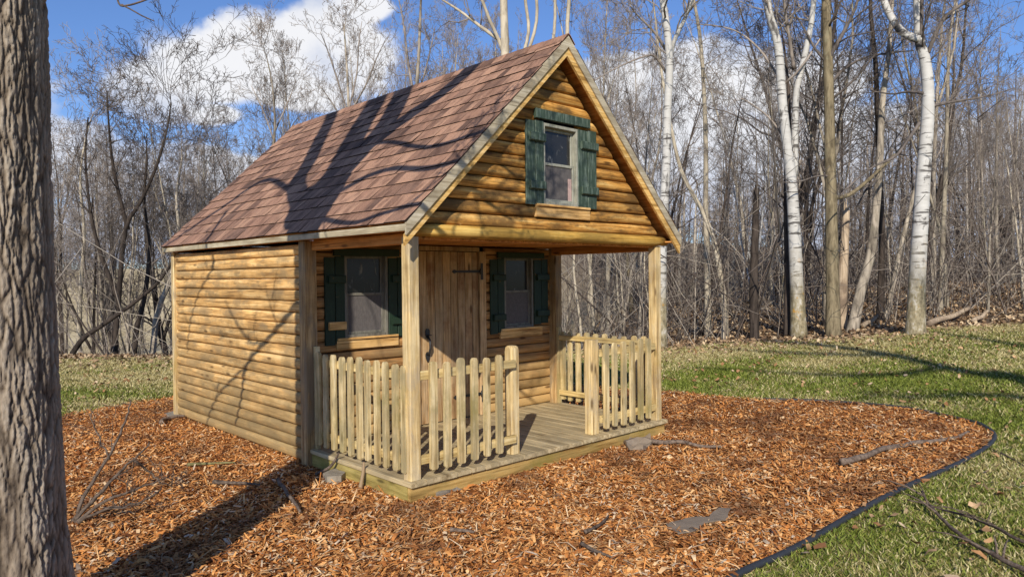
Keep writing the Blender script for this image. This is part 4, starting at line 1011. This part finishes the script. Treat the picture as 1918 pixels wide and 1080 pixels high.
# undergrowth and far woods (uncountable)
ug = MB(); rr = random.Random(5)
for k in range(1500):
    if rr.random() < .8: u = rr.uniform(1030, 2150); D = 15+24*rr.random()**1.5
    else: u = rr.uniform(40, 1030); D = rr.uniform(15.5, 26)
    x, y = by_px(u, D); z = Gs(x, y); h = rr.uniform(.6, 2.6) if rr.random() < .75 else rr.uniform(2, 4.5)
    tl = rr.choice([.15, .3, .6, .9]); d = Vector((rr.gauss(0, tl), rr.gauss(0, tl), 1)); p0 = Vector((x, y, z-.05)); p1 = p0+d*h*.5; p2 = p1+(d+rvec(rr)*.25)*h*.5
    r = .006+.004*rr.random()*h
    ug.tube([p0, p1, p2], [r, r*.8, .004], 3)
    for q in range(rr.randrange(2, 6)):
        s = p0.lerp(p1, rr.uniform(.3, 1)) if rr.random() < .5 else p1.lerp(p2, rr.random()); d2 = (Vector((0, 0, .6))+rvec(rr)*.8).normalized(); l = h*rr.uniform(.2, .55)
        ug.tube([s, s+d2*l*.5, s+(d2+rvec(rr)*.2)*l], [r*.55, .005, .0035], 3)
tag(ug.build('undergrowth', M['brush']), 'tangle of thin bare stems and brush under the trees', 'undergrowth', kind='stuff')
fw = MB(); rr = random.Random(6)
for k in range(500):
    if k < 330: u = rr.uniform(1100, 2500)**1.0; D = rr.uniform(30, 75)
    else: u = rr.uniform(-300, 1150); D = rr.uniform(120, 170)
    x, y = by_px(u, D); z = Gs(x, y); H = (rr.uniform(4.5, 8) if u < 1600 else rr.uniform(5, 11)) if k < 330 else rr.uniform(4, 7)
    lean = Vector((rr.gauss(0, .05), rr.gauss(0, .05), 1)); p0 = Vector((x, y, z-.3)); r = rr.uniform(.04, .10)
    fw.tube([p0, p0+lean*H*.5, p0+lean*H], [r, r*.7, .02], 4)
    for q in range(30):
        t = rr.uniform(.08, 1); s = p0+lean*H*t; d2 = (Vector((0, 0, .7))+rvec(rr)*.75).normalized(); l = H*rr.uniform(.12, .28)*(1.25-.7*t)
        e_ = s+d2*l; fw.tube([s, s+d2*l*.5+rvec(rr)*.1, e_], [.018, .012, .006], 3)
        for q2 in range(4):
            s2 = s.lerp(e_, rr.uniform(.3, 1)); d3 = (d2+rvec(rr)*.5+Vector((0, 0, .2))).normalized(); fw.tube([s2, s2+d3*l*.5], [.009, .005], 3)
tag(fw.build('far_woods', M['brush']), 'far-off bare woods along the slope and valley rim', 'woods', kind='stuff')

# ------------------------------------------------------------------ the big foreground tree
CT = np.array([-2.448, -.59])
big = empty('shade_tree', (CT[0], CT[1], GZ), 'large foreground tree trunk with deeply furrowed bark at the left edge', 'tree')
org = Vector((CT[0], CT[1], GZ))
NA, NZ = 300, 560; H0, H1 = -.12, 4.35
zz = np.linspace(H0, H1, NZ); V = np.zeros((NZ, NA, 3)); ridge = np.zeros((NZ, NA))
for k in range(NZ):
    z = zz[k]; r0 = .222+.11*math.exp(-max(z, 0)/.38)+.012*math.exp(-abs(z-.9)/.8)-.004*z+.06*max(0, (z-3.7))
    for a_ in range(NA):
        a = 2*math.pi*a_/NA; ca, sa = math.cos(a), math.sin(a)
        wv = mnoise.noise(Vector((ca*3, sa*3, z*4)))*.5
        q = Vector((ca*7.6+wv, sa*7.6+wv*.7, z*6.5+mnoise.noise(Vector((ca*9, sa*9, z*2)))*1.1))
        dd = mnoise.voronoi(q)[0]; c1 = min(1., (dd[1]-dd[0])*3.6)
        q2 = Vector((ca*17+3+wv, sa*17, z*30+wv*3)); d2 = mnoise.voronoi(q2)[0]; c2 = min(1., (d2[1]-d2[0])*3.2)
        n3 = mnoise.noise(Vector((ca*26, sa*26, z*40)))
        plate = (c1**.8)*(.66+.34*c2**.8)*(.85+.45*mnoise.noise(Vector((ca*3+5, sa*3, z*2.5))))
        g = .80*plate+.20*(.5+.5*n3)
        ridge[k, a_] = g
        root = .035*math.exp(-max(z, 0)/.22)*math.cos(5*a+.6)
        rad_ = r0+root+.019*(g-.6)+.010*mnoise.noise(Vector((ca*1.5, sa*1.5, z*1.1)))
        V[k, a_] = (rad_*ca, rad_*sa, z)
i, j = np.meshgrid(np.arange(NZ-1), np.arange(NA), indexing='ij'); j2 = (j+1) % NA
Fc = np.stack([i*NA+j, i*NA+j2, (i+1)*NA+j2, (i+1)*NA+j], -1).reshape(-1, 4)
tr = np_mesh('trunk', V.reshape(-1, 3), Fc, M['oak'], {'ridge': ridge.ravel()}); tr.parent = big
tr.data.polygons.foreach_set('use_smooth', [True]*len(tr.data.polygons))
# limbs: traced from their shadows, carried back along the sunlight to the tree
def back(p, ds=0.):
    s_ = SH[0]*p.x+SH[1]*p.y; t = (s_-(SH@CT)-ds)/math.cos(SEL); return p-SUND*t
def roof_hit(u, v):
    d = Vector(ray(u, v)); o = Vector(CAM); n_ = nrm_l; t = (Vector((EX, 0, EZ))-o).dot(n_)/d.dot(n_); return o+d*t
def rz(x, y, ds=0.): return back(roof_hit(300+x/2.3975, 50+y/2.3975), ds)-org
def wz(u, v, ds=0.): return back(on_plane(u, v, 0, 0.0), ds)-org
lm, cr = MB(), MB(); rr = random.Random(17)
S = dict(kids=[0, 3, 3, 2], up=.16, wob=.17, rmin=.004, ang=(.4, .8), lr=.55)
def limb(pts, r0, r1, ext=0., kids=3, start=None, klen=.8):
    p = list(pts)
    if start is not None: p = [Vector(start)]+p
    if ext:
        d = (p[-1]-p[-2]).normalized()
        for k in range(4): d = (d+rvec(rr)*.08+Vector((0, 0, .05))).normalized(); p.append(p[-1]+d*ext/4)
    p = smooth(p, 5); n = len(p)
    ra = [r0+(r1-r0)*k/(n-1) for k in range(n)]
    (lm if r0 > .045 else cr).tube(p, ra, 10 if r0 > .045 else 6)
    for k in range(kids):
        i = rr.randrange(n//3, n-1); dd = (p[i+1]-p[i]).normalized(); ax = dd.cross(rvec(rr)); ax.normalize()
        d3 = Matrix.Rotation(rr.uniform(.5, 1.), 3, ax) @ dd; d3.z = abs(d3.z)+.25; branch(cr, p[i], d3.normalized(), klen*rr.uniform(.5, 1.3), max(.006, min(.025, ra[i]*.4)), 2, 4, rr, S)
zf = rz(650, 800).z
limb([rz(612, 720), rz(670, 610), rz(722, 500), rz(772, 400)], .125, .085, 3.0, 5, start=(0, 0, zf-.35))
limb([rz(715, 740, -.1), rz(800, 640, -.2), rz(880, 490, -.3), rz(960, 355, -.4)], .20, .12, 3.0, 5, start=(0, 0, zf-.35))
limb([rz(790, 690, .1), rz(900, 570, .3), rz(1020, 430, .5), rz(1090, 295, .6)], .17, .10, 2.5, 5, start=(.0, 0, zf-.3))
limb([rz(840, 620, .2), rz(1000, 490, .4), rz(1150, 380, .5), rz(1280, 290, .6), rz(1420, 170, 7*.1)], .13, .08, 2., 8, start=rz(760, 720, .1))
limb([rz(500, 690), rz(420, 715), rz(300, 800), rz(150, 900), rz(80, 950)], .042, .014, .8, 9, start=rz(590, 740))
limb([rz(900, 690), rz(1040, 640), rz(1200, 640), rz(1350, 600)], .045, .012, .3, 10, start=rz(780, 760))
limb([rz(1040, 520, .4), rz(1200, 545, .4), rz(1400, 490, .4)], .034, .012, .3, 10, start=rz(950, 530, .3))
limb([rz(850, 885), rz(1000, 840), rz(1150, 800), rz(1300, 790)], .032, .010, .3, 10, start=rz(680, 850))
# fork collar
limb([rz(640, 850), rz(655, 790), rz(680, 735)], .20, .19, 0, 0, start=(0, 0, 3.95))
limb([rz(650, 800), rz(690, 770), rz(760, 700)], .20, .15, 0, 0)
# lower limb towards the long wall
limb([wz(548, 577), wz(500, 635), wz(460, 685), wz(452, 740), wz(440, 795)], .036, .014, 0, 4, start=(0, 0, wz(560, 560).z+.1), klen=.5)
limb([wz(415, 730), wz(395, 765), wz(385, 800)], .020, .010, 0, 1, start=wz(460, 685), klen=.4)
limb([wz(399, 478), wz(396, 504), wz(373, 546), wz(356, 600), wz(350, 660)], .026, .010, 0, 3, start=rz(300, 830), klen=.5)
limb([wz(470, 640), wz(440, 600), wz(420, 560)], .016, .008, 0, 1, start=wz(500, 635), klen=.4)
# twig hanging into the top of the view
tw = [at(u, v, 3.0)-org for u, v in ((190, -160), (212, -50), (222, 6), (240, 10), (262, 4), (278, -2))]
cr.tube(smooth(tw, 4), .004, 5); cr.tube([at(u, v, 3.0)-org for u, v in ((228, 9), (245, 18), (266, 30), (289, 40))], [.004, .003, .003, .002], 5)
cr.tube([Vector((0, 0, 3.9)), Vector((.1, -.15, 3.7)), tw[0]], [.012, .008, .005], 5)
lm.build('limb', M['bark'], big); cr.build('crown', M['stick'], big)

# a bare shrub growing at the foot of the trunk
sh = MB(); rr = random.Random(23); b0 = on_plane(140, 985, 2, GZ)
shrub = empty('bare_shrub', b0, 'bare twiggy shoots sprawling over mulch beside the big trunk', 'shrub')
def shoot(px, dep, r):
    p = smooth([at(u, v, d)-b0 for (u, v), d in zip(px, dep)], 4); n = len(p)
    for q in p[1:]: q += rvec(rr)*.006
    sh.tube(p, [1.2*r*(1-.7*k/(n-1)) for k in range(n)], 6)
    for k in range(4):
        i = rr.randrange(n//4, n-1); dd = (p[i+1]-p[i]).normalized(); ax = dd.cross(rvec(rr)); ax.normalize()
        branch(sh, p[i], Matrix.Rotation(rr.uniform(.5, 1.1), 3, ax) @ dd, rr.uniform(.12, .34), r*.4, 3, 4, rr, dict(kids=[0, 3, 2, 2], up=.05, wob=.2, rmin=.002, lr=.6))
d0 = (b0-Vector(CAM)).dot(Vector(FW))
shoot([(136, 975), (165, 915), (200, 860), (225, 810), (240, 770), (245, 745)], [d0, d0+.05, d0+.15, d0+.25, d0+.35, d0+.4], .011)
shoot([(136, 980), (170, 940), (215, 895), (250, 860), (283, 826)], [d0, d0+.05, d0+.15, d0+.25, d0+.35], .013)
shoot([(138, 980), (200, 935), (250, 920), (290, 902), (320, 890)], [d0, d0+.02, d0+.1, d0+.18, d0+.28], .011)
shoot([(138, 982), (190, 955), (240, 945), (280, 930), (305, 912)], [d0, d0, d0+.05, d0+.1, d0+.2], .010)
shoot([(205, 860), (185, 820), (172, 790), (172, 760)], [d0+.15, d0+.2, d0+.25, d0+.3], .006)
shoot([(250, 860), (285, 885), (305, 905), (325, 905)], [d0+.3, d0+.4, d0+.4, d0+.45], .008)
sh.build('stem', M['stick'], shrub)
# a thin reddish shrub on the edging at the right
b1 = on_plane(1728, 925, 2, GZ); shrub2 = empty('bare_shrub', b1, 'thin reddish bare shrub growing at the edging on the right', 'shrub'); sh = MB(); d1 = (b1-Vector(CAM)).dot(Vector(FW))
shoot([(1728, 922), (1715, 895), (1702, 850), (1697, 820), (1688, 785), (1686, 765)], [d1, d1, d1, d1, d1+.1, d1+.1], .007)
shoot([(1726, 920), (1706, 900), (1700, 860), (1715, 815), (1728, 790)], [d1, d1-.05, d1-.1, d1-.1, d1-.1], .005)
shoot([(1722, 922), (1680, 900), (1630, 880), (1590, 850)], [d1, d1+.1, d1+.2, d1+.3], .005)
shoot([(1724, 926), (1660, 915), (1590, 905), (1520, 880)], [d1, d1+.02, d1+.1, d1+.3], .005)
shoot([(1730, 924), (1755, 890), (1790, 870), (1820, 855)], [d1, d1-.1, d1-.1, d1-.1], .004)
shoot([(1728, 925), (1700, 945), (1650, 950), (1600, 945)], [d1, d1-.1, d1-.2, d1-.2], .004)
sh.build('stem', M['shoot'], shrub2)

# the tree out of view whose limbs throw the long shadows over the right lawn
def lawn_hit(u, v):
    d = ray(u, v); t = 2.
    for k in range(4000):
        p = CAM+d*t
        if p[2] < Gs(p[0], p[1]): break
        t += .01
    return Vector(p)
bx, by = spot(2.6, -7.5); b2 = empty('tall_tree', (bx, by, GZ), 'bare tree standing behind the viewpoint, seen only by its long lawn shadows', 'tree'); o2 = Vector((bx, by, GZ))
lm, cr = MB(), MB(); rr = random.Random(8); s0 = SH@np.array([bx, by])
def lb(u, v): 
    p = lawn_hit(u, v); t = (SH@np.array([p.x, p.y])-s0)/math.cos(SEL); return p-SUND*t-o2
lim1 = [lb(u, v) for u, v in ((1935, 722), (1850, 705), (1760, 688), (1680, 668), (1600, 656), (1500, 645), (1420, 640))]
p0 = lim1[0]
lm.tube(smooth([Vector((0, 0, -.1)), Vector((.1, 0, 2)), Vector((p0.x*.4, p0.y*.4, p0.z*.5))]+lim1, 4), [.2-.11*k/36 for k in range(37)], 8)
for px in (((1760, 688), (1700, 700), (1600, 705), (1480, 700), (1300, 690)), ((1918, 745), (1800, 740), (1700, 745), (1600, 735)), ((1680, 668), (1560, 665), (1440, 660), (1340, 655)), ((1918, 650), (1800, 632), (1720, 622), (1650, 612))):
    p = smooth([lb(u, v) for u, v in px], 4); n = len(p); cr.tube(p, [.085-.055*k/(n-1) for k in range(n)], 6)
    for k in range(5):
        i = rr.randrange(2, n-1); dd = (p[i+1]-p[i]).normalized(); ax = dd.cross(rvec(rr)); ax.normalize()
        branch(cr, p[i], Matrix.Rotation(rr.uniform(.4, .9), 3, ax) @ dd, rr.uniform(.6, 1.4), .018, 2, 4, rr, dict(kids=[0, 4, 3, 2], up=.02, wob=.2, rmin=.005))
cr.tube([Vector((p0.x*.4, p0.y*.4, p0.z*.5)), lb(1918, 745)], [.08, .055], 6); cr.tube([Vector((p0.x*.4, p0.y*.4, p0.z*.5)), lb(1918, 650)], [.08, .055], 6)
lm.build('trunk', M['bark'], b2); cr.build('crown', M['twig'], b2)

# ------------------------------------------------------------------ world
wd = bpy.data.worlds.new('World'); scene.world = wd; wd.use_nodes = True; nt = wd.node_tree
bg = nt.nodes['Background']
sky = nt.nodes.new('ShaderNodeTexSky'); sky.sky_type = 'NISHITA'; sky.sun_disc = False
sky.sun_elevation = SEL; sky.sun_rotation = math.atan2(-SUND.x, -SUND.y); sky.altitude = 300; sky.air_density = 1.0; sky.dust_density = .4; sky.ozone_density = 3.0
co = nd(nt, 'ShaderNodeTexCoord').outputs['Generated']
sp = nd(nt, 'ShaderNodeSeparateXYZ', None, Vector=co)
az = ma(nt, 'ARCTAN2', sp.outputs[0], sp.outputs[1]); el = ma(nt, 'ARCSINE', sp.outputs[2])
def azel(u, v):
    d = ray(u, v); d = d/np.linalg.norm(d); return math.atan2(d[0], d[1]), math.asin(d[2])
fld = None
blobs = [(300, 165, 95, 60), (390, 130, 130, 75), (500, 110, 150, 90), (610, 75, 130, 70), (655, 110, 110, 90), (680, 12, 60, 40), (400, 215, 60, 25), (560, 165, 120, 45),
         (1170, 160, 130, 60), (1330, 150, 170, 75), (1490, 160, 130, 70), (1250, 290, 260, 130), (1500, 330, 260, 140), (1750, 380, 250, 130), (200, 330, 190, 60), (420, 330, 150, 60), (330, 430, 300, 70), (60, 260, 120, 50), (1000, 330, 400, 120), (-250, 150, 250, 90), (2300, 200, 250, 160)]
for (u, v, wu, wv) in blobs:
    a0, e0 = azel(u, v); wa, we = wu/F*1.0, wv/F*.95
    dx = ma(nt, 'DIVIDE', ma(nt, 'SUBTRACT', az, a0), wa); dy = ma(nt, 'DIVIDE', ma(nt, 'SUBTRACT', el, e0), we)
    b = ma(nt, 'SUBTRACT', 1.0, ma(nt, 'ADD', ma(nt, 'MULTIPLY', dx, dx), ma(nt, 'MULTIPLY', dy, dy)))
    b = ma(nt, 'MAXIMUM', b, -1.0)
    fld = b if fld is None else ma(nt, 'SMOOTH_MAX', fld, b, .3)
cv = nd(nt, 'ShaderNodeCombineXYZ', None, X=az, Y=ma(nt, 'MULTIPLY', el, 1.25), Z=0.).outputs[0]
n1 = noise(nt, cv, 7., 9., .58, .2); n2 = noise(nt, vm(nt, 'ADD', cv, (3.3, .04, 0)), 6., 7., .55)
cl = sstep(nt, ma(nt, 'ADD', fld, ma(nt, 'MULTIPLY', ma(nt, 'SUBTRACT', n1, .5), 2.6)), -.05, .42)
hz = ma(nt, 'MULTIPLY', ma(nt, 'SUBTRACT', 1., sstep(nt, el, .0, .24)), sstep(nt, n2, .36, .62))
cl2 = ma(nt, 'MAXIMUM', cl, ma(nt, 'MULTIPLY', hz, .6))
skyc = mixc(nt, 1., sky.outputs[0], (1.36, 1.62, 2.15), 'MULTIPLY')
shade = sstep(nt, ma(nt, 'ADD', n2, ma(nt, 'MULTIPLY', fld, .18)), .38, .66)
ccol = mixc(nt, shade, (7.6, 8.8, 11.6), (13.8, 13.9, 14.4))
ccol = mixc(nt, ma(nt, 'MULTIPLY', ma(nt, 'SUBTRACT', 1., sstep(nt, el, .03, .24)), .75), ccol, (6.0, 7.1, 9.8))
bgc = mixc(nt, cl2, skyc, ccol)
nt.links.new(bgc, bg.inputs['Color']); bg.inputs['Strength'].default_value = .066

scene.cycles.max_bounces = 5; scene.cycles.diffuse_bounces = 3; scene.cycles.glossy_bounces = 2
vs_ = scene.view_settings; vs_.view_transform = 'Standard'; vs_.look = 'None'; vs_.exposure = 0; vs_.gamma = 1; vs_.use_curve_mapping = False
